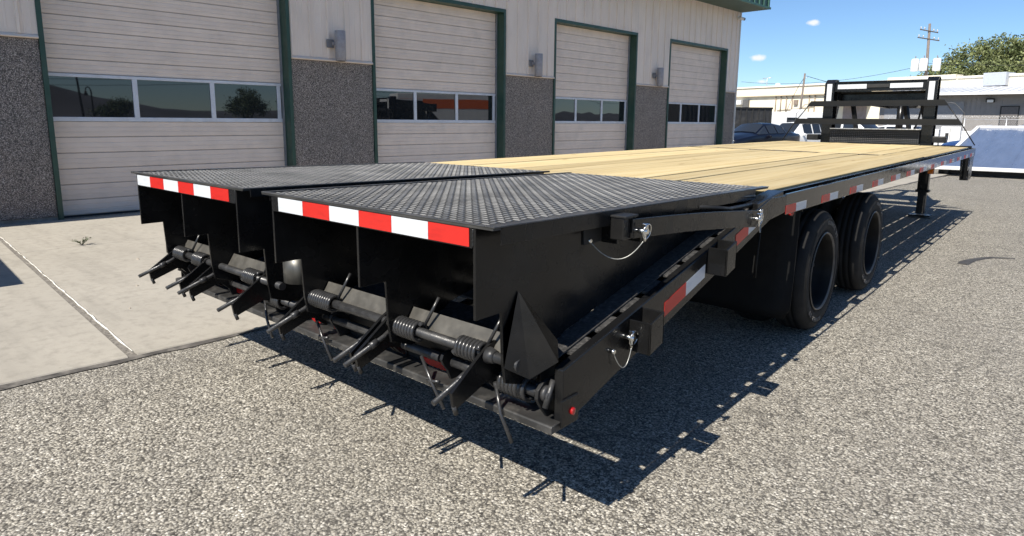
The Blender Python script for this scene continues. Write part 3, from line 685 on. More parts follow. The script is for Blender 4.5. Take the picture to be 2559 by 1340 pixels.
def ramp(sx):
    """one folded ramp; sx=+1 right, -1 left.  c(x) mirrors."""
    c = lambda x: sx*x
    xa, xb = 0.0736, 1.238                       # tread plate edges
    RP = MB()
    yr, yfz = -2.017, -0.095; zr, zf = 1.0050, 0.9660
    zp = lambda y: zr+(zf-zr)*(y-yr)/(yfz-yr)
    # frame: three deep side webs
    for xw in (0.14, 0.655, 1.168):
        w = 0.005
        poly = [(-2.014, zp(-2.014)-0.006), (yfz+0.02, zp(yfz)-0.006), (yfz+0.02, zp(yfz)-0.05), (-0.42, 0.885), (-1.62, 0.62), (-1.74, 0.545), (-1.80, 0.50), (-1.895, 0.535), (-1.905, 0.60), (-1.912, 0.748), (-2.014, 0.748)]
        RP.prism_x(poly, c(xw)-w, c(xw)+w)
    # front cross plate joining webs
    RP.box((c(0.145), yfz+0.01, zp(yfz)-0.055), (c(1.163), yfz+0.018, zp(yfz)-0.008))
    rp = RP.build('ramp', black, tr, 0.0015)
    # tread plate with folded edges
    T = MB(); t = 0.006; fl = 0.046
    def strip(x0, x1, y0, y1, zo0, zo1):
        T.add([(c(x0), y0, zp(y0)+zo0), (c(x1), y0, zp(y0)+zo0), (c(x1), y1, zp(y1)+zo0), (c(x0), y1, zp(y1)+zo0),
               (c(x0), y0, zp(y0)+zo1), (c(x1), y0, zp(y0)+zo1), (c(x1), y1, zp(y1)+zo1), (c(x0), y1, zp(y1)+zo1)],
              [(0, 1, 2, 3), (7, 6, 5, 4), (0, 4, 5, 1), (1, 5, 6, 2), (2, 6, 7, 3), (3, 7, 4, 0)])
    strip(xa, xb, yr, yfz, -t, 0.0)
    T.build('tread_plate', plate_m, rp)
    for q in ((xb-0.004, xb+0.002, yr+0.03, yfz-0.16, -fl, 0.001), (xa-0.002, xa+0.004, yr+0.03, yfz-0.16, -fl*0.7, 0.001)):
        T = MB(); strip(*q); T.build('edge_flange', black, rp, 0.0015)
    for q in ((xb-0.030, xb+0.0035, yr, yfz, 0.0004, 0.0045), (xa-0.0035, xa+0.018, yr, yfz, 0.0004, 0.0045), (xa+0.019, xb-0.031, yr, yr+0.020, 0.0004, 0.0035)):
        T = MB(); strip(*q); T.build('plate_border', mat('smooth_black_border', (0.05, 0.051, 0.053), 0.34, var=0.3, vscale=8, rvar=0.1, dirt=((0.12, 0.12, 0.12), 0.5, 14)), rp, 0.0012)
    # raised diamond lugs
    G = MB(); p = 0.0310; nx = int((xb-xa-0.055)/p); ny = int((yfz-yr-0.03)/p); hl, hw, hh = 0.0158, 0.0054, 0.0024
    for i in range(nx):
        for j in range(ny):
            cx, cy = xa+0.030+p*(i+0.5), yr+0.025+p*(j+0.5); z = zp(cy)+0.0003
            a = R(90) if (i+j) % 2 else 0.0; ca, sa = math.cos(a), math.sin(a)
            q = [(hl, 0, 0), (0, hw, 0), (-hl, 0, 0), (0, -hw, 0), (hl*0.55, 0, hh), (-hl*0.55, 0, hh)]
            vs = [(c(cx)+ca*u-sa*v, cy+sa*u+ca*v, z+w) for u, v, w in q]
            G.add(vs, [(0, 1, 4), (1, 2, 5), (1, 5, 4), (2, 3, 5), (3, 0, 4), (3, 4, 5)])
    go = G.build('tread_lugs', lug_m, rp); go['kind'] = 'stuff'
    # rear bar with tape
    MB().box((c(0.146), yr+0.001, 0.944), (c(1.162), yr+0.007, 0.9985)).build('rear_bar', black, rp)
    lo, hi = 0.190, 1.153; step = (hi-lo)/6
    for k in range(6):
        tm = tape_w if k % 2 == 0 else tape_r
        # strips start with white at the left as seen from behind
        x0 = lo+step*k if sx > 0 else -hi+step*k
        MB().box((x0+0.0005, yr-0.0012, 0.9475), (x0+step-0.0005, yr+0.0006, 0.9965)).build('reflective_tape', tm, rp)
    # weld beads where webs meet the rear bar
    for xw in (0.1455, 0.6605, 1.1625):
        wb_ = MB(); wb_.tube([(c(xw), yr+0.004, 0.946+0.0038*q_) for q_ in range(14)], [0.0026+0.0009*((q_*7) % 3) for q_ in range(14)], 6); wb_.build('weld_bead', black2, rp)
    # sloping lip plate behind the spring tube
    MB().prism_x([(-1.800, 0.640), (-1.842, 0.575), (-1.838, 0.571), (-1.794, 0.637)], c(0.15), c(0.645)).build('lip_plate', lip_m, rp)
    MB().prism_x([(-1.800, 0.640), (-1.842, 0.575), (-1.838, 0.571), (-1.794, 0.637)], c(0.665), c(1.16)).build('lip_plate', lip_m, rp)
    # upper spring tube and lower hinge tube
    MB().tube([(c(0.10), UY, UZ), (c(1.19), UY, UZ)], 0.0165, 14).build('spring_tube', steel_d, rp)
    MB().tube([(c(0.09), HY, HZ), (c(0.80), HY, HZ)], 0.0165, 14).build('hinge_tube', steel_d, rp)
    MB().tube([(c(0.86), HY, HZ), (c(1.00), HY, HZ)], 0.0165, 14).build('hinge_tube', steel_d, rp)
    MB().tube([(c(1.165), UY, UZ-0.002), (c(1.20), UY, UZ-0.002)], 0.0205, 14).build('tube_collar', steel_d, rp)
    MB().tube([(c(1.075), UY, UZ), (c(1.105), UY, UZ)], [0.026, 0.019], 14).build('tube_collar', steel_d, rp)
    # feet (claw plates) that carry the ramp when it is folded down
    feet = (0.111, 0.576, 0.604, 1.061) if sx > 0 else (1.16, 0.788, 0.689, 0.263)
    for q, xf in enumerate(feet):
        fo = obj('ramp_foot', claw_me, rp, (c(xf), 0, 0))
        rod = sx*(0.02 if q in (1, 2) else -0.016)
        rr = MB(); x = c(xf)+(0.0165 if q % 2 == 0 else -0.0165)
        rr.tube([(x, -2.056, 0.490), (x, -1.90, 0.545), (x, -1.865, 0.563)], 0.0085, 10).build('foot_rod', steel_d, rp)
        MB().tube([(x, -1.955, 0.5256), (x, -1.925, 0.5362)], 0.0125, 10).build('rod_sleeve', steel_d, rp)
        MB().tube([(c(xf), -1.992, 0.465), (c(xf), -1.982, 0.438)], 0.0075, 8).build('foot_peg', steel_d, rp)
    # torsion springs on the tube
    spr = ((0.129, 0.278), (0.64, 0.769), (0.950, 1.052)) if sx > 0 else ((1.14, 1.01), (0.918, 0.805), (0.401, 0.285))
    for q, (s0, s1) in enumerate(spr):
        x0, x1 = c(s0), c(s1); turns = abs(s1-s0)/0.0148
        s = MB(); pts = helix(x0, x1, UY, UZ, 0.0285, 0.0068, turns, 14, R(200))
        s.tube(pts, 0.0069, 7).build('torsion_spring', spring_m, rp)
        # prongs: one leg up against the web, one down to the bumper
        e = pts[-1] if x1 > x0 else pts[0]
        MB().tube([(max(x0, x1)+0.004, UY+0.015, UZ+0.022), (max(x0, x1)+0.036, UY+0.05, UZ+0.115)], 0.0056, 8).build('spring_leg', spring_m, rp)
    # lower outside spring
    xs0, xs1 = (1.075, 1.190) if sx > 0 else (-0.315, -0.200)
    s = MB(); s.tube(helix(xs0, xs1, HY, HZ, 0.031, 0.0075, 7.6, 14, R(180)), 0.0078, 7).build('torsion_spring', spring_m, rp)
    MB().tube([(xs0-0.03, HY, HZ), (xs1+0.025, HY, HZ)], 0.0165, 12).build('hinge_tube', steel_d, rp)
    MB().tube([(xs1, HY+0.012, HZ+0.028), (xs1+0.042, HY+0.035, HZ+0.125)], 0.006, 8).build('spring_leg', spring_m, rp)
    MB().tube([(xs0, HY-0.03, HZ+0.0), (xs0+0.035, HY-0.045, HZ-0.085), (xs0+0.085, HY-0.05, HZ-0.16)], 0.006, 8).build('spring_leg', spring_m, rp)
    return rp
rampR = ramp(1); rampL = ramp(-1)
# extra drop legs seen under the middle of the bumper
for x in (0.10, 0.74):
    MB().tube([(x, -1.835, 0.49), (x+0.06, -1.845, 0.42), (x+0.125, -1.85, 0.345)], 0.0058, 8).build('spring_leg', spring_m, rampR)
    MB().tube([(x+0.035, -1.845, 0.415), (x+0.10, -1.845, 0.43)], 0.0055, 6).build('spring_leg', spring_m, rampR)
cv = MB(); vs = []; fs = []
for i in range(13):
    t = math.pi*i/12; px, py = 0.03-0.062*math.cos(t), -1.865-0.05*math.sin(t)
    vs += [(px, py, 0.632), (px, py, 0.738), (px*0.95+0.0015, py+0.005, 0.738), (px*0.95+0.0015, py+0.005, 0.632)]
for i in range(12):
    for k in range(4): fs.append((i*4+k, i*4+(k+1) % 4, (i+1)*4+(k+1) % 4, (i+1)*4+k))
cv.add(vs, fs, True); cv.build('curved_guard', mat('scuffed_guard_steel', (0.10, 0.098, 0.09), 0.42, metal=0.6, var=0.3, vscale=10, rvar=0.12, stretch=(4, 4, 0.5)), tr)
# pyramid stop on the outside of each ramp
for sx, rp in ((1, rampR), (-1, rampL)):
    X = lambda x: sx*x
    A = (X(1.176), -1.845, 0.800); B_ = (X(1.176), -1.905, 0.70); Cc = (X(1.176), -1.905, 0.585); D_ = (X(1.215), -1.84, 0.585); E_ = (X(1.285), -1.80, 0.665); F_ = (X(1.285), -1.795, 0.60); G_ = (X(1.22), -1.845, 0.545)
    p = MB(); p.add([A, B_, Cc, G_, E_, F_, (X(1.176), -1.76, 0.585)], [(0, 1, 2, 3), (0, 3, 5, 4), (0, 4, 5, 6), (0, 6, 2, 1), (3, 2, 6, 5)])
    p.build('pyramid_stop', black, rp)
    # latch pocket on the outer web
    pk = MB(); pk.box((X(1.1735), -1.53, 0.885), (X(1.179), -1.315, 0.955)); pk.build('latch_pocket', dark, rp)
    MB().box((X(1.179), -1.43, 0.882), (X(1.238), -1.418, 0.94)).build('latch_rib', black, rp)
    MB().box((X(1.18), -1.345, 0.882), (X(1.275), -1.335, 0.955)).build('latch_rib', black, rp)
# lock bars linking ramp and dovetail on each side, with lynch pins
def lynch_pin(x, y, z, sx, cable_to=None, rad=0.024):
    p = empty('lynch_pin', (x, y, z)); p.parent = tr
    MB().tube([(-sx*0.02, 0, 0), (sx*0.030, 0, 0)], 0.0085, 12).build('pin_head', chrome, p)
    MB().box((sx*0.010, -0.008, 0.004), (sx*0.028, 0.008, 0.026)).build('pin_block', chrome, p, 0.003)
    MB().tube([(sx*0.018, 0, 0.014), (sx*0.018, 0, -0.032)], 0.006, 10).build('pin_shank', chrome, p)
    MB().tube([(sx*0.026+0.004*math.sin(a), rad*math.cos(a), rad*math.sin(a)) for a in [2*math.pi*i/24 for i in range(24)]], 0.0022, 6, closed=True).build('ring', chrome, p)
    if cable_to:
        a = Vector((sx*0.02, 0.0, -0.024)); b = Vector(cable_to)-Vector((x, y, z)); pts = []
        for i in range(17):
            t = i/16; q = a.lerp(b, t); q.z -= 4*t*(1-t)*0.062; q.x += sx*0.006*math.sin(t*math.pi); pts.append(q)
        MB().tube(pts, 0.0016, 6).build('lanyard', mat('steel_cable', (0.35, 0.35, 0.33), 0.4, metal=0.6, var=0.2), p)
        MB().tube([pts[-1]-Vector((sx*0.008, 0, 0)), pts[-1]+Vector((sx*0.006, 0, 0))], 0.007, 10).build('eye_screw', chrome, p)
for sx in (1, -1):
    s = MB(); N = 12; vs = []; fs = []
    for i in range(N+1):
        t = i/N; y = -1.435+(1.095)*t
        zc = 0.939-0.062*t-0.028*t*t; h = 0.031+0.006*t; xo = sx*(1.289+0.002*t)
        vs += [(xo, y, zc-h), (xo+sx*0.009, y, zc-h), (xo+sx*0.009, y, zc+h), (xo, y, zc+h)]
    for i in range(N):
        for k in range(4): fs.append((i*4+k, i*4+(k+1)%4, (i+1)*4+(k+1)%4, (i+1)*4+k))
    fs += [(3, 2, 1, 0), (N*4, N*4+1, N*4+2, N*4+3)]
    s.add(vs, fs); s.build('lock_bar', black, tr, 0.0015)
    MB().box((sx*1.24, -1.475, 0.905), (sx*1.288, -1.42, 0.975)).build('lock_block', black, tr, 0.003)
    MB().box((sx*1.236, -1.478, 0.975), (sx*1.297, -1.40, 0.983)).build('lock_cap', black2, tr, 0.002)
    # sloped tube bracket where dovetail meets deck
    MB().beam((sx*1.255, -0.36, 0.893), (sx*1.255, -0.035, 0.925), 0.075, 0.05).build('corner_bracket', black, tr, 0.004)
    # bent pull handle
    MB().tube([(sx*1.235, -0.84, 0.945), (sx*1.262, -0.60, 0.915), (sx*1.262, -0.25, 0.909)], 0.009, 8).build('pull_handle', black2, tr)
    MB().tube([(sx*1.23, -0.50, 0.95), (sx*1.235, -0.26, 0.938)], 0.009, 8).build('pull_handle', black2, tr)
    # hanging grease hose / rod under the deck end
    MB().tube([(sx*1.2, -0.045, 0.80), (sx*1.2, -0.075, 0.60), (sx*1.2, -0.08, 0.515)], [0.006, 0.006, 0.0065], 6).build('hanging_rod', flap_m, tr)
lynch_pin(1.303, -1.401, 0.930, 1, (1.18, -1.50, 0.895))
lynch_pin(1.300, -0.408, 0.857, 1, (1.303, -0.35, 0.885))
lynch_pin(1.300, -1.451, 0.590, 1, (1.303, -1.535, 0.563))
lynch_pin(-1.303, -1.401, 0.930, -1, (-1.18, -1.50, 0.895))

# wheels: tandem dual axles
TR_, TWd = 0.374, 0.215
def wheel(x, y, sx, outer=True):
    w = empty('wheel', (x, y, TR_+0.004)); w.parent = tr
    o = sx
    # tyre section (offset from outer sidewall plane, radius)
    pf = [(0.030, 0.218), (0.012, 0.232), (0.002, 0.262), (0.0, 0.298), (0.008, 0.334), (0.020, 0.352), (0.030, 0.3625), (0.046, 0.3690)]
    for g0 in (0.070, 0.1075, 0.145):
        pf += [(g0-0.006, 0.3735), (g0-0.0035, 0.363), (g0+0.0035, 0.363), (g0+0.006, 0.3735)]
    pf += [(TWd-0.046, 0.3690), (TWd-0.030, 0.3625), (TWd-0.020, 0.352), (TWd-0.008, 0.334), (TWd, 0.298), (TWd-0.002, 0.262), (TWd-0.012, 0.232), (TWd-0.030, 0.218)]
    pf = [(-o*a, b) for a, b in pf]
    ty = MB().lathe_x(pf, 0, 0, 0, 64, True, closed=True).build('tyre', rubber, w)
    for rr in (0.247, 0.318):
        MB().lathe_x([(-o*0.0005, rr-0.0025), (o*0.0022, rr), (-o*0.0005, rr+0.0025)], 0, 0, 0, 48).build('sidewall_rib', rubber, ty)
    # deep-dish rim of a dual wheel
    rim = [(-o*0.012, 0.236), (-o*0.006, 0.232), (-o*0.010, 0.224), (-o*0.030, 0.216), (-o*0.060, 0.205), (-o*0.118, 0.200), (-o*0.125, 0.17), (-o*0.122, 0.11), (-o*0.110, 0.088), (-o*0.090, 0.070), (-o*0.078, 0.066), (-o*0.073, 0.05), (-o*0.071, 0.0)]
    ro = MB().lathe_x(rim, 0, 0, 0, 48).build('rim', mat('dark_rim_paint', (0.006, 0.006, 0.006), 0.6, spec=0.15, var=0.3, vscale=9, rvar=0.1, dirt=((0.02, 0.018, 0.016), 0.4, 8)), w)
    MB().lathe_x([(-o*0.008, 0.229), (o*0.003, 0.2365), (-o*0.004, 0.2405)], 0, 0, 0, 48).build('rim_lip', mat('worn_rim_lip', (0.10, 0.095, 0.09), 0.4, metal=0.4, var=0.4, vscale=12), ro)
    if outer:
        for k in range(8):
            a = 2*math.pi*k/8
            MB().tube([(-o*0.122, 0.142*math.cos(a), 0.142*math.sin(a)), (-o*0.095, 0.142*math.cos(a), 0.142*math.sin(a))], 0.012, 6, smooth=False).build('lug_nut', steel_d, ro)
    return w
for sx in (1, -1):
    for y in (0.925, 2.165):
        wheel(sx*1.247, y, sx); wheel(sx*(1.247-TWd-0.045), y, sx, False)
for y in (0.925, 2.165):
    MB().tube([(-1.05, y, 0.378), (1.05, y, 0.378)], 0.055, 12).build('axle', black2, tr)
# sidewall lettering, raised
def letters(txt, parent_xyz, sx, rad, mid, size):
    n = len(txt)
    for i, ch in enumerate(txt):
        if ch == ' ': continue
        cu = bpy.data.curves.new('letter', 'FONT'); cu.body = ch; cu.size = size; cu.extrude = 0.0009; cu.align_x = 'CENTER'; cu.align_y = 'CENTER'
        o = bpy.data.objects.new('sidewall_letter', cu); col.objects.link(o)
        me = bpy.data.meshes.new_from_object(o); bpy.data.objects.remove(o)
        me.materials.clear(); me.materials.append(mat('raised_tyre_letter', (0.16, 0.153, 0.145), 0.6, var=0.2))
        a = mid-(i-(n-1)/2)*size*0.82/rad
        M = Matrix.Translation(Vector(parent_xyz)+Vector((0.0, rad*math.cos(a), rad*math.sin(a)))) @ Matrix(((0, 0, 1, 0), (1, 0, 0, 0), (0, 1, 0, 0), (0, 0, 0, 1))) @ Matrix.Rotation(a-math.pi/2, 4, 'Z')
        me.transform(M); yield me
for w in [c for c in tr.children if c.name.startswith('wheel') and c.location.x > 1.2]:
    ty = [c for c in w.children if c.name.startswith('tyre')][0]
    for txt, mid in (('RUNNER ST', R(62)), ('RUNNER ST', R(-110))):
        for me in letters(txt, (0.0006, 0, 0), 1, 0.296, mid, 0.036): obj('sidewall_letter', me, ty)
# mud flaps behind the wheels
for sx in (1, -1):
    vs = []; fs = []; nx_, nz_ = 6, 10
    f = MB()
    for side in (0, 1):
        for j in range(nz_+1):
            for i in range(nx_+1):
                x = 0.63+0.612*i/nx_; t = j/nz_; z = 0.80-0.60*t
                if j == nz_ and i == nx_: x -= 0.03
                vs.append((sx*x, 0.40+side*0.007-0.05*t*t+0.008*math.sin(i*1.1), z))
    K = (nx_+1)*(nz_+1)
    for j in range(nz_):
        for i in range(nx_):
            a = j*(nx_+1)+i; fs.append((a, a+1, a+nx_+2, a+nx_+1)); fs.append((K+a, K+a+nx_+1, K+a+nx_+2, K+a+1))
    for j in range(nz_):
        a = j*(nx_+1); fs.append((a, a+nx_+1, K+a+nx_+1, K+a)); a += nx_; fs.append((a, K+a, K+a+nx_+1, a+nx_+1))
    a = nz_*(nx_+1); fs += [(a+i, a+i+1, K+a+i+1, K+a+i) for i in range(nx_)]
    f.add(vs, fs, True); f.build('mud_flap', flap_m, tr)
    MB().tube([(sx*1.25, 0.40, 0.80), (sx*1.25, 0.395, 0.846)], 0.006, 6).build('flap_hanger', black2, tr)
    # small red clearance lamp below the rail end
    MB().tube([(sx*1.27, 0.14, 0.822), (sx*1.285, 0.135, 0.822)], 0.014, 10).build('clearance_lamp', redlens, tr)

# landing jacks with foot pads
for sx in (1, -1):
    x = sx*0.80; y = 7.12
    j = MB().box((x-0.062, y-0.062, 0.36), (x+0.062, y+0.062, 0.93)).build('jack_leg', black, tr, 0.008)
    MB().box((x-0.049, y-0.049, 0.03), (x+0.049, y+0.049, 0.37)).build('inner_tube', black2, j, 0.006)
    MB().box((x-0.13, y-0.11, 0.004), (x+0.13, y+0.11, 0.02)).build('foot_pad', black2, j, 0.003)
    MB().box((x-0.08, y-0.07, 0.33), (x+0.08, y+0.07, 0.362)).build('jack_collar', black2, j, 0.003)
    MB().box((x-0.15, y-0.05, 0.72), (x-0.063, y+0.05, 0.83)).build('gear_box', black2, j, 0.006)
    # amber side marker on the jack
    MB().box((sx*0.845, y-0.09, 0.585), (sx*0.915, y-0.063, 0.665)).build('lamp_bracket', black2, j)
    MB().box((sx*0.848, y-0.115, 0.588), (sx*0.912, y-0.091, 0.662)).build('side_marker', amber, j, 0.01, 3)
    # side step bracket hanging from the front corner
    MB().prism_x([(6.95, 0.85), (7.50, 0.85), (7.42, 0.53), (7.08, 0.52)], sx*1.20, sx*1.212).build('step_side', black, tr, 0.002)
    MB().box((sx*1.213, 7.085, 0.52), (sx*1.28, 7.093, 0.84)).build('step_back', black, tr)
    MB().prism_x([(7.10, 0.85), (7.50, 0.85), (7.42, 0.53), (7.10, 0.52)], sx*1.281, sx*1.289).build('step_side', black, tr)
    MB().box((sx*1.2135, 7.095, 0.522), (sx*1.2805, 7.42, 0.532)).build('step_tread', black2, tr)

# gooseneck: uprights, head frame, tool box, neck
YG = 7.74
for sx in (1, -1):
    x0, x1 = sx*0.605, sx*0.745
    up = MB()
    up.prism_x([(YG, 0.60), (YG, 1.845), (YG+0.10, 1.905), (YG+0.22, 1.905), (YG+0.22, 0.60)], sx*0.668, sx*0.682)
    def flange(a, b, w=0.07, t=0.014):
        up.beam((sx*0.675, a[0], a[1]), (sx*0.675, b[0], b[1]), 2*w, t, (0, 0, 1) if abs(b[0]-a[0]) > 0.05 else (0, 1, 0))
    flange((YG, 0.60), (YG, 1.85)); flange((YG-0.003, 1.848), (YG+0.10, 1.908)); flange((YG+0.10, 1.908), (YG+0.22, 1.908)); flange((YG+0.22, 0.60), (YG+0.22, 1.90))
    # neck beam that runs forward and tapers in towards the coupler
    nb = MB(); a0, a1 = sx*0.60, sx*0.22
    nb.add([(a0-0.03, YG+0.24, 1.60), (a0+0.03, YG+0.24, 1.60), (a1+0.03, YG+1.9, 1.50), (a1-0.03, YG+1.9, 1.50), (a0-0.03, YG+0.24, 1.84), (a0+0.03, YG+0.24, 1.84), (a1+0.03, YG+1.9, 1.72), (a1-0.03, YG+1.9, 1.72)],
           [(0, 3, 2, 1), (4, 5, 6, 7), (0, 1, 5, 4), (1, 2, 6, 5), (2, 3, 7, 6), (3, 0, 4, 7)]); nb.build('neck_arm', black, tr)
    uo = up.build('upright', black, tr, 0.002)
    MB().box((sx*0.675-0.036, YG-0.0095, 1.57), (sx*0.675+0.036, YG-0.0078, 1.845)).build('reflective_tape', tape_w, uo)
    MB().prism_x([(YG+0.23, 1.05), (YG+0.23, 1.45), (YG+0.62, 1.62), (YG+0.56, 1.63)], sx*0.64, sx*0.655).build('knee_gusset', black, tr)
    # black junction box at the foot of the upright
    MB().box((sx*0.76, YG-0.10, 0.985), (sx*0.93, YG+0.06, 1.075)).build('battery_box', black2, tr, 0.01)
cb = MB(); cb.box((-0.603, YG+0.02, 1.735), (0.603, YG+0.035, 1.87)); cb.box((-0.603, YG+0.0, 1.862), (0.603, YG+0.12, 1.876)); cb.box((-0.603, YG+0.0, 1.728), (0.603, YG+0.12, 1.7345))
cbo = cb.build('head_crossbar', black, tr, 0.002)
for x0, x1 in ((-0.565, -0.165), (0.145, 0.560)):
    MB().box((x0, YG+0.0185, 1.765), (x1, YG+0.0195, 1.832)).build('reflective_tape', tape_w, cbo)
MB().box((-0.155, YG+0.006, 1.775), (0.135, YG+0.0195, 1.825)).build('clearance_light_bar', dark, cbo, 0.004)
MB().add([(-0.60, YG+0.125, 1.725), (0.60, YG+0.125, 1.725), (0.42, YG+0.95, 1.60), (-0.42, YG+0.95, 1.60), (-0.60, YG+0.125, 1.715), (0.60, YG+0.125, 1.715), (0.42, YG+0.95, 1.59), (-0.42, YG+0.95, 1.59)],
         [(0, 1, 2, 3), (7, 6, 5, 4), (0, 4, 5, 1), (1, 5, 6, 2), (2, 6, 7, 3), (3, 7, 4, 0)]).build('neck_pan', black2, tr)
MB().box((-0.60, YG+0.30, 1.53), (0.60, YG+0.312, 1.70)).build('neck_crossmember', black, tr)
MB().box((-0.26, YG+1.86, 1.50), (0.26, YG+1.95, 1.74)).build('coupler_beam', black, tr)
MB().tube([(0, YG+1.75, 1.65), (0, YG+1.75, 0.85)], 0.055, 14).build('coupler_tube', black, tr)
MB().tube([(0, YG+1.75, 0.86), (0, YG+1.75, 0.76)], 0.085, 14).build('coupler_socket', black2, tr)
for x in (-0.42, 0.30, 0.52):
    MB().beam((x, YG+0.35, 1.60), (x+0.12, YG+0.30, 1.06), 0.05, 0.05).build('neck_brace', black2, tr)
for k, (xa_, xb_) in enumerate(((0.22, 0.38), (0.50, 0.40))):
    s = MB(); pts = [(xa_+(xb_-xa_)*i/20, YG+0.6, 1.60-0.45*(i/20)-0.10*math.sin(math.pi*i/20)) for i in range(21)]
    s.tube(pts, 0.014, 6).build('safety_chain', steel_d, tr)
# diamond plate tool box between the uprights
tb = MB().box((-0.60, YG-0.06, 0.952), (0.602, YG+0.20, 1.155)).build('tool_box', black2, tr, 0.004)
MB().box((-0.606, YG-0.068, 1.1555), (0.608, YG+0.208, 1.172)).build('box_lid', mat('bright_tread_lid', (0.25, 0.25, 0.25), 0.35, metal=0.6, var=0.5, vscale=60), tb, 0.003)
G = MB()
for i in range(46):
    for j in range(7):
        cx, cz = -0.585+i*0.026, 0.972+j*0.026; a = R(45) if (i+j) % 2 else R(-45); ca, sa = math.cos(a), math.sin(a)
        q = [(0.010, 0, 0), (0, 0.0042, 0), (-0.010, 0, 0), (0, -0.0042, 0), (0.005, 0, 0.003), (-0.005, 0, 0.003)]
        G.add([(cx+ca*u-sa*v, YG-0.0605-w, cz+sa*u+ca*v) for u, v, w in q], [(0, 1, 4), (1, 2, 5), (1, 5, 4), (2, 3, 5), (3, 0, 4), (3, 4, 5)])
go = G.build('tread_lugs', mat('box_lug', (0.22, 0.22, 0.22), 0.3, var=0.3), tb); go['kind'] = 'stuff'
# two black cross bars of the front rack with thin corner rods
for hw_, z0, z1, d in ((1.115, 1.238, 1.316, 0.06), (0.925, 1.508, 1.582, 0.055)):
    s = MB(); s.add([(-hw_, 7.535, z0), (hw_, 7.535, z0), (hw_-d, 7.532, z1), (-hw_+d, 7.532, z1), (-hw_, 7.542, z0), (hw_, 7.542, z0), (hw_-d, 7.539, z1), (-hw_+d, 7.539, z1)],
                    [(0, 1, 2, 3), (7, 6, 5, 4), (0, 4, 5, 1), (1, 5, 6, 2), (2, 6, 7, 3), (3, 7, 4, 0)])
    s.box((-hw_, 7.512, z0-0.008), (hw_, 7.542, z0-0.0005))
    s.build('rack_bar', mat('flat_black_bar', (0.005, 0.005, 0.005), 0.4, var=0.2), tr)
for sx in (1, -1):
    MB().tube([(sx*1.275, 7.56, 0.965), (sx*1.10, 7.54, 1.25), (sx*0.865, 7.56, 1.575)], 0.008, 6).build('rack_rod', black2, tr)
    MB().tube([(sx*1.105, 7.60, 1.25), (sx*1.105, 7.62, 1.40), (sx*0.99, 7.62, 1.53), (sx*0.90, 7.58, 1.545)], 0.0045, 6).build('rack_rod', mat('grey_rod', (0.10, 0.10, 0.10), 0.5), tr)

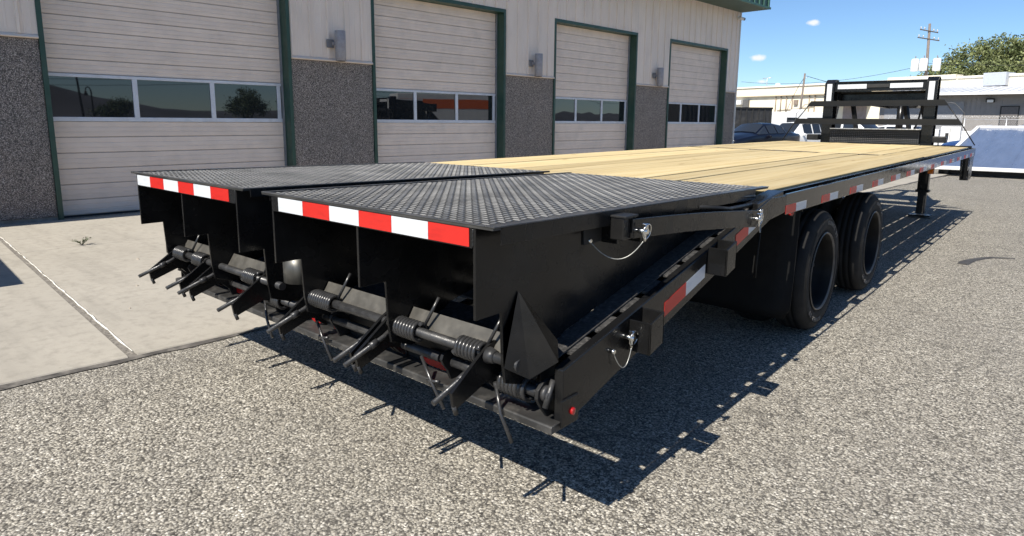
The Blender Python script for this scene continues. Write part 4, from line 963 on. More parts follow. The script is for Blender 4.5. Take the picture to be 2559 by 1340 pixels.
# ------------------------------------------------------------------ vehicles in the background
def inset_panel(q, k, off):
    q = [Vector(p) for p in q]; c = sum(q, Vector())/len(q); n = (q[1]-q[0]).cross(q[2]-q[0]).normalized()
    return [c+(p-c)*k+n*off for p in q], n
def loft_car(name, label, cat, loc, heading, paint, st, glassfaces, wheels, wr, group=None, shine=None):
    """st: stations (y, half width, sill z, belt z, roof z, roof half width), y forward"""
    root = empty(name, loc, heading); tag(root, label, cat, group)
    rows = []
    for y, hw, zs, zb, zr, hr in st:
        half = [(hw*0.93, zs), (hw, zs+0.16), (hw, zb-0.12), (hw*0.965, zb), (hr, zr-0.05), (hr*0.82, zr), (0, zr+0.025)]
        rows.append([(x, y, z) for x, z in half]+[(-x, y, z) for x, z in half[-2::-1]])
    n = len(rows[0]); b = MB(); vs = [p for r in rows for p in r]
    fs = [(i*n+j, i*n+j+1, (i+1)*n+j+1, (i+1)*n+j) for i in range(len(rows)-1) for j in range(n-1)]
    fs += [tuple(range(n))[::-1], tuple((len(rows)-1)*n+j for j in range(n))]
    fs += [(i*n, (i+1)*n, (i+1)*n+n-1, i*n+n-1) for i in range(len(rows)-1)]
    b.add(vs, fs, True); body = b.build('body', paint, root, 0.05, 3)
    for (i0, i1, j, nm) in glassfaces:           # from station i0 to i1, strip j of the section (3 = side glass, 4..7 = screens)
        for side in (0, 1):
            if j == 3:
                a = lambda i, jj: Vector(rows[i][jj if side == 0 else n-1-jj])
                q = [a(i0, 3), a(i1, 3), a(i1, 4), a(i0, 4)]
            else:
                if side: continue
                lo_ = [Vector(rows[i0][q_]).lerp(Vector(rows[i1][q_]), 0.07) for q_ in range(4, n-4)]; hi_ = [Vector(rows[i0][q_]).lerp(Vector(rows[i1][q_]), 0.93) for q_ in range(4, n-4)]
                for L_ in (lo_, hi_): L_[0] = L_[0].lerp(L_[1], 0.25); L_[-1] = L_[-1].lerp(L_[-2], 0.25)
                nn = (hi_[2]-lo_[2]).cross(Vector((1, 0, 0)))
                if nn.z < 0: nn = -nn
                nn = nn.normalized()*0.025; k_ = len(lo_); A_ = [v+nn for v in lo_+hi_]; B2 = [v-nn*0.2 for v in lo_+hi_]
                fs_ = [(a_, a_+1, k_+a_+1, k_+a_) for a_ in range(k_-1)]; fs_ += [tuple(2*k_+x_ for x_ in f_q[::-1]) for f_q in fs_]
                MB().add(A_+B2, fs_, True).build(nm, carglass, root)
                continue
            cc = sum(q, Vector())/4; out = cc-Vector((0, cc.y, 0.6)); 
            nn = (q[1]-q[0]).cross(q[2]-q[0])
            if j != 3: out = Vector((0, 0, 1))
            if nn.dot(out) < 0: q = q[::-1]
            p, nrm_ = inset_panel(q, 0.86, 0.022)
            p2 = [v-nrm_*0.012 for v in p]
            MB().add(p+p2, [(0, 1, 2, 3), (7, 6, 5, 4), (0, 4, 5, 1), (1, 5, 6, 2), (2, 6, 7, 3), (3, 7, 4, 0)]).build(nm, carglass, root)
    for y, hw in wheels:
        for sx in (1, -1):
            pf = [(-sx*0.10, 0.0), (-sx*0.02, 0.10), (-sx*0.01, wr*0.62), (0.0, wr*0.66), (sx*0.006, wr*0.85), (-sx*0.02, wr), (-sx*0.18, wr), (-sx*0.20, wr*0.6)]
            w = MB().lathe_x(pf[3:], sx*hw, y, wr, 24).build('tyre', rubber, root)
            MB().lathe_x(pf[:4], sx*hw, y, wr, 20).build('rim', galv, w)
    yf, hwf, zsf, zbf, zrf, _ = st[0]
    for sx in (1, -1):
        y1, hw1, _, zb1 = st[1][:4]
        MB().box((sx*hwf*0.55, yf-0.004, zbf-0.22), (sx*hwf*0.93, yf+0.03, zbf-0.08)).build('headlight', mat('lamp_glass', (0.7, 0.72, 0.75), 0.1, coat=0.8, var=0.1), root, 0.02)
        ye, hwe, zse, zbe = st[-1][:4]
        MB().box((sx*hwe*0.6, ye-0.03, zbe-0.22), (sx*hwe*0.95, ye+0.006, zbe-0.08)).build('tail_lamp', redlens, root, 0.02)
        ym = st[[k for k, q in enumerate(st) if q[4]-q[3] > 0.25][0]][0]
        MB().box((sx*(hw1+0.01), ym-0.12, zb1+0.02), (sx*(hw1+0.20), ym+0.0, zb1+0.16)).build('mirror', paint, root, 0.03)
    return root
# stations run front (first) to back, y measured from the middle, front at -y
SED = [(-2.40, 0.72, 0.28, 0.70, 0.74, 0.60), (-2.15, 0.86, 0.22, 0.76, 0.82, 0.70), (-1.20, 0.91, 0.20, 0.90, 0.97, 0.74), (-0.95, 0.915, 0.20, 0.92, 1.00, 0.72), (-0.20, 0.92, 0.20, 0.94, 1.41, 0.60),
       (0.45, 0.92, 0.20, 0.95, 1.44, 0.60), (1.05, 0.92, 0.20, 0.96, 1.37, 0.60), (1.72, 0.90, 0.22, 0.97, 1.08, 0.66), (2.20, 0.86, 0.26, 0.97, 1.03, 0.68), (2.42, 0.78, 0.32, 0.92, 0.95, 0.62)]
SEDG = [(3, 4, 5, 'windscreen'), (4, 5, 3, 'side_window'), (5, 6, 3, 'side_window'), (3, 4, 3, 'quarter_window'), (6, 7, 3, 'quarter_window')]
PICK = [(-2.85, 0.86, 0.45, 1.00, 1.05, 0.72), (-2.70, 0.94, 0.40, 1.06, 1.12, 0.78), (-1.45, 0.97, 0.38, 1.14, 1.20, 0.80), (-1.25, 0.97, 0.38, 1.15, 1.22, 0.80), (-0.55, 0.97, 0.38, 1.16, 1.83, 0.70),
        (0.30, 0.97, 0.38, 1.17, 1.88, 0.70), (1.05, 0.97, 0.38, 1.17, 1.84, 0.70), (1.16, 0.97, 0.38, 1.17, 1.22, 0.90), (2.70, 0.97, 0.42, 1.17, 1.22, 0.90), (2.85, 0.95, 0.48, 1.16, 1.20, 0.88)]
PICKG = [(3, 4, 5, 'windscreen'), (4, 5, 3, 'side_window'), (5, 6, 3, 'side_window')]
SUV = [(-2.35, 0.80, 0.38, 0.92, 0.97, 0.66), (-2.20, 0.90, 0.32, 0.98, 1.05, 0.74), (-1.25, 0.94, 0.30, 1.08, 1.15, 0.78), (-1.05, 0.945, 0.30, 1.09, 1.18, 0.76), (-0.40, 0.95, 0.30, 1.10, 1.72, 0.68),
       (0.45, 0.95, 0.30, 1.11, 1.78, 0.68), (1.35, 0.95, 0.30, 1.12, 1.77, 0.68), (2.10, 0.94, 0.32, 1.12, 1.68, 0.68), (2.40, 0.90, 0.40, 1.06, 1.18, 0.72)]
SUVG = [(3, 4, 5, 'windscreen'), (4, 5, 3, 'side_window'), (5, 6, 3, 'side_window'), (6, 7, 3, 'side_window')]
VAN = [(-2.75, 0.85, 0.42, 1.05, 1.12, 0.74), (-2.60, 0.96, 0.38, 1.12, 1.20, 0.82), (-2.10, 0.99, 0.36, 1.20, 1.32, 0.84), (-1.95, 0.99, 0.36, 1.22, 1.40, 0.84), (-1.20, 1.0, 0.36, 1.25, 2.02, 0.84),
       (-0.2, 1.0, 0.36, 1.25, 2.08, 0.86), (1.2, 1.0, 0.36, 1.25, 2.08, 0.86), (2.65, 1.0, 0.38, 1.25, 2.06, 0.86), (2.75, 0.97, 0.42, 1.22, 1.95, 0.82)]
VANG = [(3, 4, 5, 'windscreen'), (4, 5, 3, 'side_window'), (5, 6, 3, 'side_window'), (6, 7, 3, 'side_window')]
loft_car('sedan', 'dark navy four-door sedan parked beyond the far corner of the workshop', 'car', (-9.0, 26.9, gz(26.9)), R(-15), navy, SED, SEDG, ((-1.45, 0.90), (1.40, 0.90)), 0.33)
loft_car('pickup_truck', 'white crew cab pickup parked behind the navy sedan', 'pickup', (-10.75, 38.4, gz(38.4)), R(-22), white_p, PICK, PICKG, ((-1.80, 0.96), (1.75, 0.96)), 0.39)
loft_car('van', 'white van seen through the front rack, behind the tool box on its left half', 'van', (-9.9, 46.5, gz(46.5)), R(70), white_p, VAN, VANG, ((-1.7, 0.98), (1.7, 0.98)), 0.36)
loft_car('suv', 'white SUV seen through the front rack, nearer the right upright', 'suv', (-6.6, 49.5, gz(49.5)), R(74), white_p, SUV, SUVG, ((-1.45, 0.93), (1.45, 0.93)), 0.36)
bluep = mat('mid_blue_car_paint', (0.02, 0.05, 0.16), 0.2, coat=1.0, var=0.1)
loft_car('sedan', 'blue car showing only its hood behind the front corner of the plank deck', 'car', (1.15, 24.3, gz(24.3)), R(-97), bluep, SED, SEDG, ((-1.45, 0.90), (1.40, 0.90)), 0.33)
# fifth-wheel camper
cp = empty('camper', (-14.9, 49.3, gz(50)), R(-49)); tag(cp, 'white cab-over camper standing against the cream warehouse', 'camper')
MB().prism_x([(-2.6, 1.75), (-2.75, 2.55), (-2.5, 2.72), (2.6, 2.72), (2.75, 2.5), (2.75, 0.7), (-0.8, 0.7), (-0.95, 1.65)], -1.05, 1.05).build('shell', white_p, cp, 0.06, 3)
MB().box((1.051, -0.55, 1.75), (1.062, 0.25, 2.30)).build('window', carglass, cp, 0.01)
MB().box((1.051, 1.0, 1.75), (1.062, 2.2, 2.30)).build('window', carglass, cp, 0.01)
MB().box((1.051, -2.4, 1.60), (1.058, 2.6, 1.68)).build('stripe', galv, cp)
MB().box((-0.4, 0.3, 2.721), (0.4, 1.0, 2.93)).build('roof_vent', white_p, cp, 0.04)
for sx in (1, -1): MB().lathe_x([(0, 0.0), (0, 0.36), (-sx*0.2, 0.36), (-sx*0.2, 0.0)], sx*1.05, 1.2, 0.36, 20).build('tyre', rubber, cp)
# black roll-off container
ct = empty('steel_container', (-16.2, 42.6, gz(43)), R(41)); tag(ct, 'black steel container standing left of the camper', 'container')
MB().box((-1.6, -1.2, 0.15), (1.95, 1.2, 2.86)).build('box', mat('charcoal_steel', (0.022, 0.022, 0.023), 0.5, var=0.3, vscale=3, dirt=((0.1, 0.095, 0.09), 0.5, 2)), ct, 0.02)
for k in range(9): MB().box((-1.55+0.42*k, -1.26, 0.2), (-1.47+0.42*k, -1.2005, 2.78)).build('rib', dark, ct)
MB().box((-1.62, -1.27, 2.78), (1.97, 1.22, 2.90)).build('top_rail', black2, ct)

# ------------------------------------------------------------------ far buildings
wa, wdir = Vector((-35.6, 88.6, -0.62)), Vector((0.947, -0.321, 0))
wh = empty('warehouse', wa, math.atan2(wdir.y, wdir.x)); tag(wh, 'long cream flat-roofed warehouse across the far side of the lot', 'building')
# local: x along wall, -y towards the camera, z up
O = 0.62
MB().box((-14, 0, 0), (70, 24, 6.62)).build('wall', cream_w, wh)
MB().box((-14.1, -0.16, 6.62), (29.2, 24.1, 6.80)).build('parapet_cap', mat('pale_cap', (0.82, 0.78, 0.68), 0.7, var=0.05), wh)
MB().box((22.0, -0.12, 6.62), (29.1, 1.4, 7.05)).build('parapet_step', cream_w, wh)
MB().box((29.3, -0.14, 6.62), (70, 24.1, 6.82)).build('parapet_cap', mat('pale_cap', (0.82, 0.78, 0.68), 0.7, var=0.05), wh)
MB().prism_x([(0, 5.42), (-0.35, 5.40), (-0.38, 5.48), (0, 5.62)], -14, 22).build('eave_band', mat('tan_band', (0.55, 0.46, 0.34), 0.7, var=0.1), wh)
for x, zlo in ((7.2, 3.3), (8.0, 3.25), (8.85, 3.3), (9.75, 3.2), (12.2, 1.2), (13.0, 1.0)):
    MB().tube([(x, -0.10, zlo), (x, -0.10, 5.40)], 0.06, 8).build('wall_pipe', mat('rusty_conduit', (0.30, 0.23, 0.17), 0.7, var=0.3), wh)
MB().tube([(7.5, -0.10, 3.55), (10.5, -0.10, 3.7), (13.0, -0.10, 4.0)], 0.04, 6).build('wall_pipe', mat('rusty_conduit', (0.3, 0.23, 0.17), 0.7), wh)
MB().box((10.05, -0.25, 4.23), (10.6, -0.01, 4.85)).build('meter_box', mat('brown_box', (0.25, 0.2, 0.16), 0.6, var=0.2), wh, 0.02)
MB().box((1.9, -0.35, 3.9), (2.85, -0.01, 5.05)).build('air_unit', mat('dark_unit', (0.12, 0.115, 0.11), 0.5, var=0.3), wh, 0.03)
MB().box((-1.5, -0.5, 4.4), (1.7, -0.01, 5.0)).build('awning_box', white_p, wh, 0.02)
MB().box((16.9, -0.06, 0.0), (19.8, -0.012, 3.95)).build('roll_door', mat('mauve_roll_door', (0.30, 0.25, 0.235), 0.6, var=0.15, vscale=2), wh)
for k in range(12): MB().box((16.95, -0.085, 0.2+0.31*k), (19.75, -0.0605, 0.23+0.31*k)).build('door_rib', mat('mauve_roll_door', (0.3, 0.25, 0.235), 0.6), wh)
MB().box((16.4, -1.6, 4.0), (20.3, -0.02, 4.12)).build('door_canopy', white_p, wh)
for x in (3.2, 22.3): 
    MB().box((x, -0.05, 0), (x+1.1, -0.012, 2.15)).build('door', mat('tan_door', (0.45, 0.36, 0.26), 0.6, var=0.1), wh, 0.01)
MB().box((27.4, 0.4, 5.75), (31.4, 1.6, 6.30)).build('roof_duct', galv, wh)
MB().box((31.95, -0.75, 5.70), (33.95, 1.2, 6.98)).build('roof_unit', mat('pale_blue_unit', (0.42, 0.45, 0.50), 0.5, var=0.08), wh, 0.03)
MB().tube([(3.9, 2, 6.6), (3.9, 2, 8.1)], 0.05, 6).build('antenna', galv, wh); MB().tube([(3.2, 2, 8.0), (4.6, 2, 8.05)], 0.05, 6).build('antenna_arm', galv, wh)
MB().lathe_z([(0.0, 7.25), (0.32, 7.15), (0.34, 6.8), (0.34, 6.6)], 6.1, 1.5, 12).build('roof_vent', white_p, wh)

sh = empty('metal_shed', (-10.9, 60.3, gz(60)), 0); tag(sh, 'grey corrugated metal shed with a white sloping roof, in front of the cream warehouse', 'shed')
MB().box((0, 0, 0), (34, 10, 4.25)).build('wall', grey_m, sh)
k = 0; x = 0.15
while x < 22:
    MB().prism_y([(x, 0.0), (x, 4.2), (x+0.05, 4.2), (x+0.05, 0.0)], -0.03, -0.001).build('wall_rib', grey_m, sh); x += 0.33
MB().add([(-0.6, -1.3, 4.36), (36, -1.3, 4.36), (36, 19, 5.75), (-0.6, 19, 5.75), (-0.6, -1.3, 4.30), (36, -1.3, 4.30), (36, 19, 5.69), (-0.6, 19, 5.69)],
         [(0, 1, 2, 3), (7, 6, 5, 4), (0, 4, 5, 1), (1, 5, 6, 2), (2, 6, 7, 3), (3, 7, 4, 0)]).build('roof', roofm, sh)
for k in range(60): MB().beam((-0.4+0.61*k, -1.3, 4.385), (-0.4+0.61*k, 19, 5.775), 0.06, 0.05).build('roof_rib', roofm, sh)
MB().box((-0.6, -1.36, 4.18), (36, -1.302, 4.37)).build('gutter', white_p, sh)
MB().box((8.46, -0.06, 0.45), (9.5, -0.031, 3.25)).build('door', mat('dull_brown_door', (0.13, 0.12, 0.115), 0.6, var=0.1), sh)
for x0, x1, z0, z1 in ((8.38, 8.46, 0.45, 3.32), (9.5, 9.58, 0.45, 3.32), (8.46, 9.5, 3.25, 3.32)): MB().box((x0, -0.07, z0), (x1, -0.031, z1)).build('door_frame', dark, sh)
MB().box((0.4, -0.05, 0.0), (3.3, -0.031, 3.6)).build('roll_door', mat('pale_grey_door', (0.27, 0.27, 0.28), 0.5, var=0.08), sh)
MB().box((4.0, -0.05, 0.0), (6.0, -0.031, 3.7)).build('roll_door', mat('pale_grey_door', (0.27, 0.27, 0.28), 0.5, var=0.08), sh)
fl = empty('flood_light', (-3.2, 60.2, 3.08)); tag(fl, 'small wall-pack flood light on the grey metal shed', 'light')
MB().box((-0.28, -0.22, -0.1), (0.28, 0.06, 0.22)).build('housing', dark, fl, 0.03); MB().box((-0.2, -0.235, -0.1), (0.2, -0.221, 0.1)).build('lens', white_p, fl)

# chain link fence in front of the shed
fe = empty('chain_link_fence', (-9.2, 55.5, gz(55))); tag(fe, 'galvanised chain-link fence running in front of the grey shed', 'fence')
for k in range(9): MB().tube([(2.5*k, 0, 0), (2.5*k, 0, 2.35)], 0.035, 8).build('post', galv, fe)
MB().tube([(0, 0, 2.25), (20, 0, 2.25)], 0.025, 6).build('top_rail', galv, fe)
w = MB()
for k in range(200):
    x = -2.2+0.11*k
    for d in (1, -1):
        a, b = (x, 0.0, 0.05), (x+d*2.15, 0.0, 2.2); w.tube([a, b], 0.0045, 3, cap=False)
wo_ = w.build('wire_mesh', galv, fe); wo_['kind'] = 'stuff'
s = MB(); s.tube([(0.06*i, 0.10*math.sin(i*2.3), 2.42+0.10*math.cos(i*2.3)) for i in range(335)], 0.012, 4); s.build('razor_coil', galv, fe)

# low white plastic barrels and boxes by the fence
for k, (x, y, h, w_) in enumerate(((-4.75, 44.6, 1.55, 0.55), (-3.55, 44.2, 1.70, 0.5), (-2.6, 46.0, 1.45, 0.6))):
    b = empty('storage_cabinet', (x, y, gz(y))); tag(b, ('white storage cabinet by the fence, just right of the trailer neck', 'tall narrow white cabinet in the middle of the three by the fence', 'white storage cabinet nearest the tilted blue sheet')[k], 'cabinet', 'white cabinets by the fence')
    MB().box((-w_, -0.3, 0.05), (w_, 0.35, h)).build('case', white_p, b, 0.03); MB().box((-0.02, -0.312, 0.12), (0.0, -0.3005, h-0.08)).build('door_gap', dark, b)
    MB().box((-w_*0.5, -0.318, h*0.55), (-w_*0.15, -0.3005, h*0.78)).build('vent', dark, b)

# tilted blue sheet deck with white frame
P0 = Vector((-0.36, 16.30, 0.16)); P1 = Vector((4.6, 16.6, 0.16)); P2 = Vector((4.5, 22.2, 1.17)); P3 = Vector((-0.08, 21.9, 1.17))
td = empty('tilted_deck', (P0.x, P0.y, 0)); tag(td, 'tilted sheet-metal deck tinted the blue of mirrored sky, with white edges lying at the right frame edge', 'deck panel')
def loc_(v): return Vector(v)-Vector((P0.x, P0.y, 0))
q = [loc_(P0), loc_(P1), loc_(P2), loc_(P3)]; nn = (q[1]-q[0]).cross(q[3]-q[0]).normalized()
MB().add(q+[v-nn*0.02 for v in q], [(0, 1, 2, 3), (7, 6, 5, 4), (0, 4, 5, 1), (1, 5, 6, 2), (2, 6, 7, 3), (3, 7, 4, 0)]).build('sheet', skytint_deck, td)
for a, b in ((0, 1), (1, 2), (2, 3), (3, 0)):
    MB().beam(q[a]+nn*0.02, q[b]+nn*0.02, 0.10 if (a, b) != (0, 1) else 0.14, 0.07, nn).build('edge_rail', white_p, td, 0.01)
for t in (0.3, 0.36, 0.62):
    a = q[0].lerp(q[1], t)+nn*0.004; b = q[3].lerp(q[2], t)+nn*0.004; MB().beam(a, b, 0.03, 0.006, nn).build('seam', skytint_deck, td)
for k in range(6):
    a = q[3].lerp(q[2], 0.06+0.17*k)+nn*0.055; MB().beam(a-Vector((0.07, 0, 0)), a+Vector((0.07, 0, 0)), 0.08, 0.05, nn).build('bracket', galv, td, 0.01)
for t in (0.05, 0.5, 0.95):
    a = q[3].lerp(q[2], t); MB().beam(a-Vector((0, 0.1, 0.05)), Vector((a.x, a.y-0.1, gz(21)+0.0)), 0.08, 0.08).build('prop_leg', black2, td)
    a = q[0].lerp(q[1], t); MB().beam(a+Vector((0, 0.15, 0.0)), Vector((a.x, a.y+0.15, 0.0)), 0.08, 0.08).build('prop_leg', black2, td)
MB().box((0.05, 0.35, 0.0), (4.8, 0.45, 0.13)).build('skid', black2, td)

# utility poles and wires
up_ = empty('utility_pole', (-11.9, 86.9, -0.62)); tag(up_, 'wooden utility pole with two cross-arms and three transformer cans', 'utility pole')
MB().tube([(0.12, 0, 0), (-0.05, 0, 7), (-0.32, 0.3, 13.4)], [0.2, 0.17, 0.13], 10).build('shaft', polewood, up_)
for z, hw_, dx in ((12.5, 1.05, -0.28), (11.6, 1.25, -0.25)):
    am = MB().beam((dx-hw_*0.8, 0.1-hw_*0.5, z+0.25), (dx+hw_*0.8, 0.1+hw_*0.5, z-0.15), 0.10, 0.11).build('cross_arm', mat('dark_arm', (0.06, 0.055, 0.05), 0.8, var=0.2), up_)
    for t in (-0.9, -0.5, 0.5, 0.9): MB().lathe_z([(0.0, 0.30), (0.07, 0.26), (0.09, 0.15), (0.05, 0.05), (0.05, 0)], 0, 0, 8).build('insulator', galv, am).location = (dx+t*hw_*0.8, 0.1+t*hw_*0.5, z+0.05-0.2*t+0.05)
for k, (x, y) in enumerate(((-1.25, -0.35), (-0.35, -0.65), (0.85, 0.1))):
    c_ = MB().lathe_z([(0.0, 8.0), (0.38, 8.0), (0.42, 8.1), (0.42, 9.25), (0.34, 9.42), (0.0, 9.45)], x, y, 14).build('transformer', mat('pale_transformer', (0.72, 0.73, 0.74), 0.45, var=0.1), up_)
    MB().tube([(x, y, 9.4), (x, y, 9.75)], 0.05, 6).build('bushing', polewood, c_)
sp = empty('service_pole', (-17.55, 60.6, -0.62)); tag(sp, 'thin leaning service pole in front of the cream warehouse', 'utility pole')
MB().tube([(-0.1, -0.2, 0), (0.0, 0.4, 6.45)], [0.11, 0.085], 8).build('shaft', polewood, sp)
MB().tube([(0.02, 0.4, 6.0), (0.25, 0.45, 6.1)], 0.03, 6).build('bracket', galv, sp)
def wire(a, b, sag, label):
    a, b = Vector(a), Vector(b); o = MB().tube([a.lerp(b, i/16)-Vector((0, 0, 4*sag*(i/16)*(1-i/16))) for i in range(17)], 0.022, 4).build('overhead_wire', dark)
    tag(o, label, 'wire')
wire((-17.4, 61.0, 5.6), (-11.9, 75.0, 5.0), 0.5, 'sagging service wire from the thin pole towards the warehouse roof')
wire((-12.3, 87.1, 8.1), (-36, 92, 7.2), 1.0, 'wire running left from the transformer pole low over the warehouse roof')
wire((-12.2, 87.2, 8.3), (10, 84, 7.7), 0.5, 'wire running right from the transformer pole across the tree')
# loose cable hanging on the warehouse end
wire((-17.5, 61.0, 5.55), (-18.6, 59.8, 2.2), -0.3, 'loose cable hanging down beside the thin pole')

# ------------------------------------------------------------------ trees
def tree(name, label, loc, h_trunk, blobs, leafmat, nleaf, size, seed, group=None):
    rnd = random.Random(seed); root = empty(name, loc); tag(root, label, 'tree', group)
    t = MB(); t.tube([(0, 0, 0), (0.1, 0.05, h_trunk*0.5), (0.0, 0.1, h_trunk)], [0.035*h_trunk+0.12, 0.03*h_trunk+0.08, 0.02*h_trunk+0.06], 10)
    for (cx, cy, cz, rx, rz) in blobs:
        mid = Vector((cx*0.4, cy*0.4, h_trunk*0.7+(cz-h_trunk)*0.35)); t.tube([(0, 0.05, h_trunk*0.72), mid, (cx, cy, cz)], [0.02*h_trunk+0.05, 0.11, 0.03], 6)
        for _ in range(4):
            e = Vector((cx+rnd.uniform(-1, 1)*rx*0.8, cy+rnd.uniform(-1, 1)*rx*0.8, cz+rnd.uniform(-.5, .9)*rz)); t.tube([mid.lerp(Vector((cx, cy, cz)), rnd.uniform(.4, 1)), e], [0.05, 0.012], 5)
    t.build('trunk', barkm, root)
    c = MB(); tot = sum(b[3]*b[3]*b[4] for b in blobs)
    for (cx, cy, cz, rx, rz) in blobs:
        n = int(nleaf*(rx*rx*rz)/tot); nc = max(10, n//34)
        for _ in range(nc):
            # leaf clumps sit near the surface of each lobe, leaving gaps
            th = rnd.uniform(0, 2*math.pi); ph = math.acos(rnd.uniform(-0.75, 1)); rr = rnd.uniform(0.55, 1.05)
            k = Vector((cx+rx*rr*math.sin(ph)*math.cos(th), cy+rx*rr*math.sin(ph)*math.sin(th), cz+rz*rr*math.cos(ph)))
            cr = size*rnd.uniform(1.4, 3.2)
            for _ in range(34):
                p = k+Vector((rnd.gauss(0, 1), rnd.gauss(0, 1), rnd.gauss(0, 0.7)))*cr*0.5
                a = Vector((rnd.gauss(0, 1), rnd.gauss(0, 1), rnd.gauss(0, 1))).normalized(); b_ = a.orthogonal().normalized(); b_.rotate(Matrix.Rotation(rnd.uniform(0, 6.28), 3, a)); d = a.cross(b_)
                s_ = size*rnd.uniform(0.45, 1.0)
                c.add([p-b_*s_*0.5, p+d*s_*0.28, p+b_*s_*0.6, p-d*s_*0.28], [(0, 1, 2, 3)])
    c.build('crown', leafmat, root)
    return root
tree('broadleaf_tree', 'big broad green tree rising behind the warehouse roof at the right', (-8.2, 117, -0.9), 5.5,
     [(-8.6, -1, 7.6, 2.6, 1.9), (-5.8, -2, 9.2, 3.2, 2.3), (-2.6, 0, 11.2, 3.6, 2.7), (1.0, -1, 12.3, 3.6, 2.6), (4.6, 0, 11.6, 3.6, 2.6), (8.0, 0, 11.2, 3.6, 2.6), (11.5, 0, 10.0, 3.4, 2.6), (-3.6, -3, 7.6, 3.6, 2.2), (0.5, -3, 8.8, 4.0, 2.6), (4.5, -3, 8.4, 4.0, 2.6), (8.5, -3, 8.4, 4.0, 2.6), (2.5, -4, 6.2, 4.0, 2.0), (7.5, -4, 6.2, 4.0, 2.0), (-7.4, -3, 6.0, 2.8, 1.6)], leaf1, 46000, 0.5, 3)

# ------------------------------------------------------------------ what the door glass mirrors: the far side of the lot
h = MB(); N = 90; vs = []; fs = []
prof = [(-2600, 60), (-1200, 95), (-500, 130), (-100, 118), (60, 82), (152, 60), (289, 30), (343, 19), (430, 17), (700, 22), (1100, 34), (1600, 26), (2400, 40), (3200, 30)]
def hp(y):
    for (a, za), (b, zb) in zip(prof[:-1], prof[1:]):
        if y <= b: return za+(zb-za)*(y-a)/(b-a)
    return prof[-1][1]
for i in range(N+1):
    y = -2600+5400*i/N; z = hp(y)*(1+0.05*math.sin(i*2.1)+0.03*math.sin(i*5.3))
    vs += [(1250, y, -3), (1400, y, z*0.55), (1480, y, z), (1700, y, z*1.1), (2300, y, -3)]
for i in range(N):
    for j in range(4): fs.append((i*5+j, (i+1)*5+j, (i+1)*5+j+1, i*5+j+1))
h.add(vs, fs, True); struct(h.build('hills', hillm))
tree('street_tree', 'leafy tree mirrored in the right pane of the nearest door', (49.6, 21.0, 0), 1.5, [(0, 0, 2.7, 1.5, 1.0), (-0.9, -1.0, 2.2, 1.1, 0.8), (0.8, 1.1, 2.3, 1.1, 0.8), (0.2, 0.2, 3.6, 0.8, 0.7)], leaf2, 5200, 0.24, 5, 'trees across the lot')
tree('street_tree', 'bushy tree mirrored in the left pane of the nearest door', (72, 13.6, 0), 1.3, [(0, 0, 2.2, 1.5, 1.1), (0.3, -1.4, 1.9, 1.2, 0.8), (0.2, 0.9, 2.9, 0.8, 0.6)], leaf2, 3200, 0.28, 8, 'trees across the lot')
lp = empty('lamp_post', (32.35, 5.35, 0)); tag(lp, 'black hook-top lamp post mirrored in the left pane of the nearest door', 'lamp post')
MB().tube([(0, 0, 0), (0, 0, 2.9), (0, -0.06, 3.12), (0, -0.16, 3.20), (0, -0.27, 3.12), (0, -0.30, 2.95)], [0.06, 0.045, 0.035, 0.035, 0.035, 0.035], 8).build('post', black2, lp)
MB().lathe_z([(0.02, 2.96), (0.06, 2.9), (0.12, 2.72), (0.13, 2.66), (0.0, 2.64)], 0, -0.30, 12).build('lantern', black2, lp)
mp_ = empty('light_mast', (42.3, 6.0, 0)); tag(mp_, 'tall straight mast mirrored beside the hook lamp', 'mast')
MB().tube([(0, 0.2, 0), (0, -0.25, 8)], [0.09, 0.06], 8).build('shaft', black2, mp_)
MB().box((-0.2, -0.5, 7.9), (0.2, 0.0, 8.05)).build('head', black2, mp_)
for k in range(3):
    o = MB().tube([(46+2*k, -60+5*i, 4.6+0.55*k-0.9*math.sin(math.pi*(i % 8)/8)) for i in range(33)], 0.016, 4).build('overhead_wire', dark)
    tag(o, ('lowest', 'middle', 'highest')[k]+' of three street wires mirrored in the nearest door glass', 'wire')
bt = empty('box_truck', (14.6, 20.6, 0), R(19)); tag(bt, 'white box truck with an orange side band mirrored in the second door', 'truck')
MB().box((-1.1, -3.2, 0.9), (1.1, 2.4, 2.75)).build('cargo_box', white_p, bt, 0.03); MB().box((-1.112, -3.1, 1.92), (-1.101, 2.3, 2.45)).build('side_band', orange_p, bt)
MB().prism_x([(2.45, 0.6), (2.45, 2.2), (3.4, 2.15), (3.9, 1.45), (4.6, 1.3), (4.7, 0.6)], -1.0, 1.0).build('cab', white_p, bt, 0.05); MB().box((-1.02, 2.7, 1.45), (-1.001, 3.4, 2.0)).build('window', carglass, bt)
for y in (-2.0, 3.7):
    for sx in (1, -1): MB().lathe_x([(0, 0.0), (0, 0.42), (-sx*0.28, 0.42), (-sx*0.28, 0.0)], sx*1.05, y, 0.42, 24).build('tyre', rubber, bt)
dt = empty('dump_trailer', (10.9, 14.2, 0), R(12)); tag(dt, 'black high-sided dump trailer mirrored in the second door', 'trailer')
MB().prism_x([(-2.4, 0.6), (-2.4, 2.18), (1.6, 2.18), (2.8, 0.95), (2.8, 0.6)], -1.1, 1.1).build('body', black, dt, 0.02)
for k in range(8): MB().box((-1.16, -2.3+0.5*k, 0.65), (-1.101, -2.22+0.5*k, 2.1)).build('side_rib', black, dt)
MB().box((-1.18, -2.45, 2.181), (1.18, 1.6, 2.26)).build('top_rail', white_p, dt)
for y in (-0.8, 0.2):
    for sx in (1, -1): MB().lathe_x([(0, 0.0), (0, 0.38), (-sx*0.24, 0.38), (-sx*0.24, 0.0)], sx*1.1, y, 0.38, 24).build('tyre', rubber, dt)
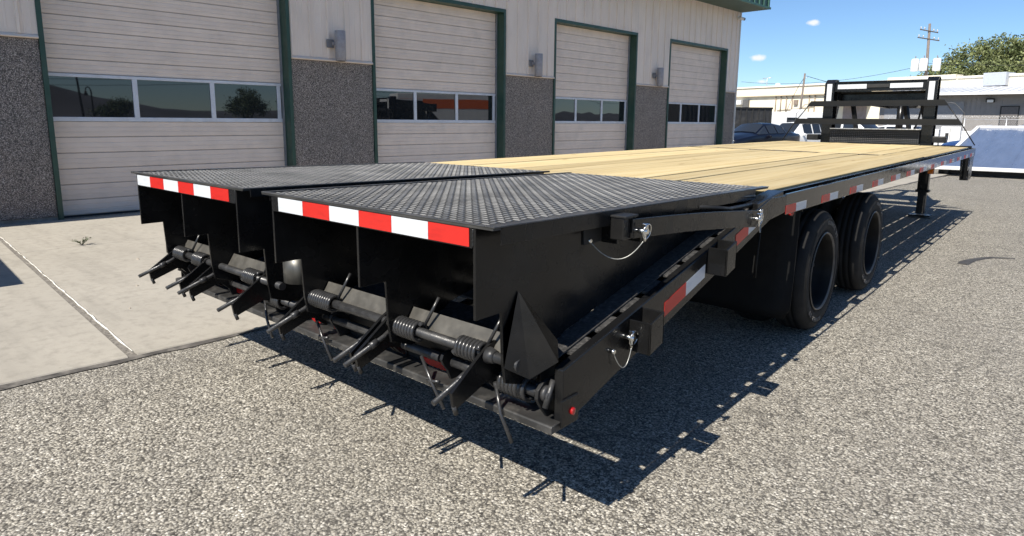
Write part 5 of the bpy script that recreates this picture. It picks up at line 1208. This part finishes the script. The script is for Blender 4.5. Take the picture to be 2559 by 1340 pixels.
loft_car('sedan', 'blue sedan mirrored in the wavy glass of the third door', 'car', (9.0, 24.6, gz(24.6)), R(15), bluep, SED, SEDG, ((-1.45, 0.90), (1.40, 0.90)), 0.33)
loft_car('sedan', 'white sedan mirrored low in the wavy glass of the third door', 'car', (6.5, 25.6, gz(25.6)), R(8), white_p, SED, SEDG, ((-1.45, 0.90), (1.40, 0.90)), 0.33)
sc2 = empty('shipping_container', (5.4, 34.2, gz(34)), R(3)); tag(sc2, 'dark corrugated shipping container mirrored in the farthest door', 'container')
MB().box((-1.22, -4.5, 0.1), (1.22, 4.5, 2.75)).build('box', dark, sc2, 0.02)
for k in range(22): MB().box((-1.255, -4.4+0.41*k, 0.2), (-1.2205, -4.2+0.41*k, 2.65)).build('corrugation', mat('grey_corrugation', (0.05, 0.05, 0.052), 0.5, var=0.2), sc2)
# added table-like shape out of view; it throws the dark corner on the apron
su = empty('shadow_caster', (-4.58, -4.53, 0.012), BETA); tag(su, 'unseen shape added off the left edge, only its shadow corner shows', 'shadow caster')
MB().box((-1.03, -1.2, 1.18), (0.91, 1.462, 1.26)).build('caster_top', galv, su)
for x in (-0.9, 0.75):
    for y in (-1.0, 1.2): MB().box((x, y, 0), (x+0.08, y+0.08, 1.179)).build('leg', galv, su)
MB().box((-0.93, -1.05, 0.3), (0.85, 1.32, 0.9)).build('caster_core', mat('grey_caster', (0.2, 0.2, 0.21), 0.5, var=0.1), su)

# ------------------------------------------------------------------ small things on the ground
def weed(loc, r, n, seed, label, hgt=0.09):
    rnd = random.Random(seed); o = empty('weed', loc); tag(o, label, 'weed')
    b = MB(); st_ = MB()
    for k in range(n):
        a = rnd.uniform(0, 6.28); l = r*rnd.uniform(0.4, 1.0); tip = Vector((math.cos(a)*l, math.sin(a)*l, hgt*rnd.uniform(0.25, 1.0)))
        st_.tube([(0, 0, 0), tip*0.5+Vector((0, 0, hgt*0.2)), tip], [0.0022, 0.0016, 0.001], 4)
        for q in range(7):
            p = tip*(0.3+0.7*q/6)+Vector((0, 0, hgt*0.15)); d = Vector((rnd.gauss(0, 1), rnd.gauss(0, 1), rnd.uniform(0, 1))).normalized()*0.022*(r/0.12)*rnd.uniform(.6, 1.2); sdd = d.cross(Vector((0, 0, 1))).normalized()*d.length*0.32
            b.add([p, p+d*0.5+sdd, p+d, p+d*0.5-sdd], [(0, 1, 2, 3)])
    st_.build('stem', weedm, o); b.build('leaf', weedm, o)['kind'] = 'stuff'
weed((-5.03, -1.27, 0.012), 0.11, 15, 1, 'small scraggly weed growing in the apron control joint', 0.075)
weed((-0.35, 17.7, 0), 0.35, 26, 2, 'leafy green weed at the left foot of the tilted blue deck', 0.42)
weed((-0.95, 17.0, 0), 0.22, 14, 4, 'low dry weed left of the tilted blue deck', 0.15)
# torn rubber strip on the asphalt
rs = [(1.66, 3.84), (1.665, 3.98), (1.70, 4.13), (1.76, 4.28), (1.83, 4.39), (1.92, 4.45), (2.0, 4.47)]
ws = [0.042, 0.05, 0.04, 0.03, 0.022, 0.018, 0.015]
b = MB(); vs = []; fs = []
for i, ((x, y), w_) in enumerate(zip(rs, ws)):
    a = Vector(rs[min(i+1, 6)])-Vector(rs[max(i-1, 0)]); a.normalize(); nx_, ny_ = -a.y, a.x; hh = 0.006+0.005*math.sin(i*1.3)**2
    vs += [(x-nx_*w_, y-ny_*w_, 0.003), (x-nx_*w_*0.6, y-ny_*w_*0.6, 0.003+hh), (x+nx_*w_*0.6, y+ny_*w_*0.6, 0.003+hh*0.8), (x+nx_*w_, y+ny_*w_, 0.003)]
for i in range(6):
    for k in range(3): fs.append((i*4+k, i*4+k+1, (i+1)*4+k+1, (i+1)*4+k))
fs += [(0, 1, 2, 3), (27, 26, 25, 24)]
b.add(vs, fs); ro = b.build('rubber_strip', mat('grey_rubber', (0.055, 0.052, 0.05), 0.7, var=0.3, vscale=20, bump=0.2)); tag(ro, 'curved grey scrap of tyre rubber lying on the asphalt', 'rubber strip')
for k, (x, y, r_s) in enumerate(((-3.9, -1.15, 0.018), (-2.9, -1.5, 0.013), (-5.6, -1.9, 0.012), (-2.3, -1.75, 0.010))):
    st = MB(); rnd = random.Random(k)
    pts = [(math.cos(a)*r_s*rnd.uniform(.7, 1.2), math.sin(a)*r_s*rnd.uniform(.5, 1.0)) for a in [2*math.pi*i/7 for i in range(7)]]
    vs = [(px, py, 0) for px, py in pts]+[(px*0.6, py*0.6, r_s*0.6) for px, py in pts]
    st.add(vs, [(i, (i+1) % 7, 7+(i+1) % 7, 7+i) for i in range(7)]+[tuple(range(7, 14))]); o = st.build('pebble', mat('pebble_stone', (0.35, 0.3, 0.24), 0.8, var=0.2))
    o.location = (x, y, 0.012); tag(o, ('largest brown pebble on the apron below the weed', 'pebble on the apron in front of the left ramp', 'pebble at the far left of the apron', 'small pebble near the apron edge')[k], 'pebble', 'loose pebbles on the apron')
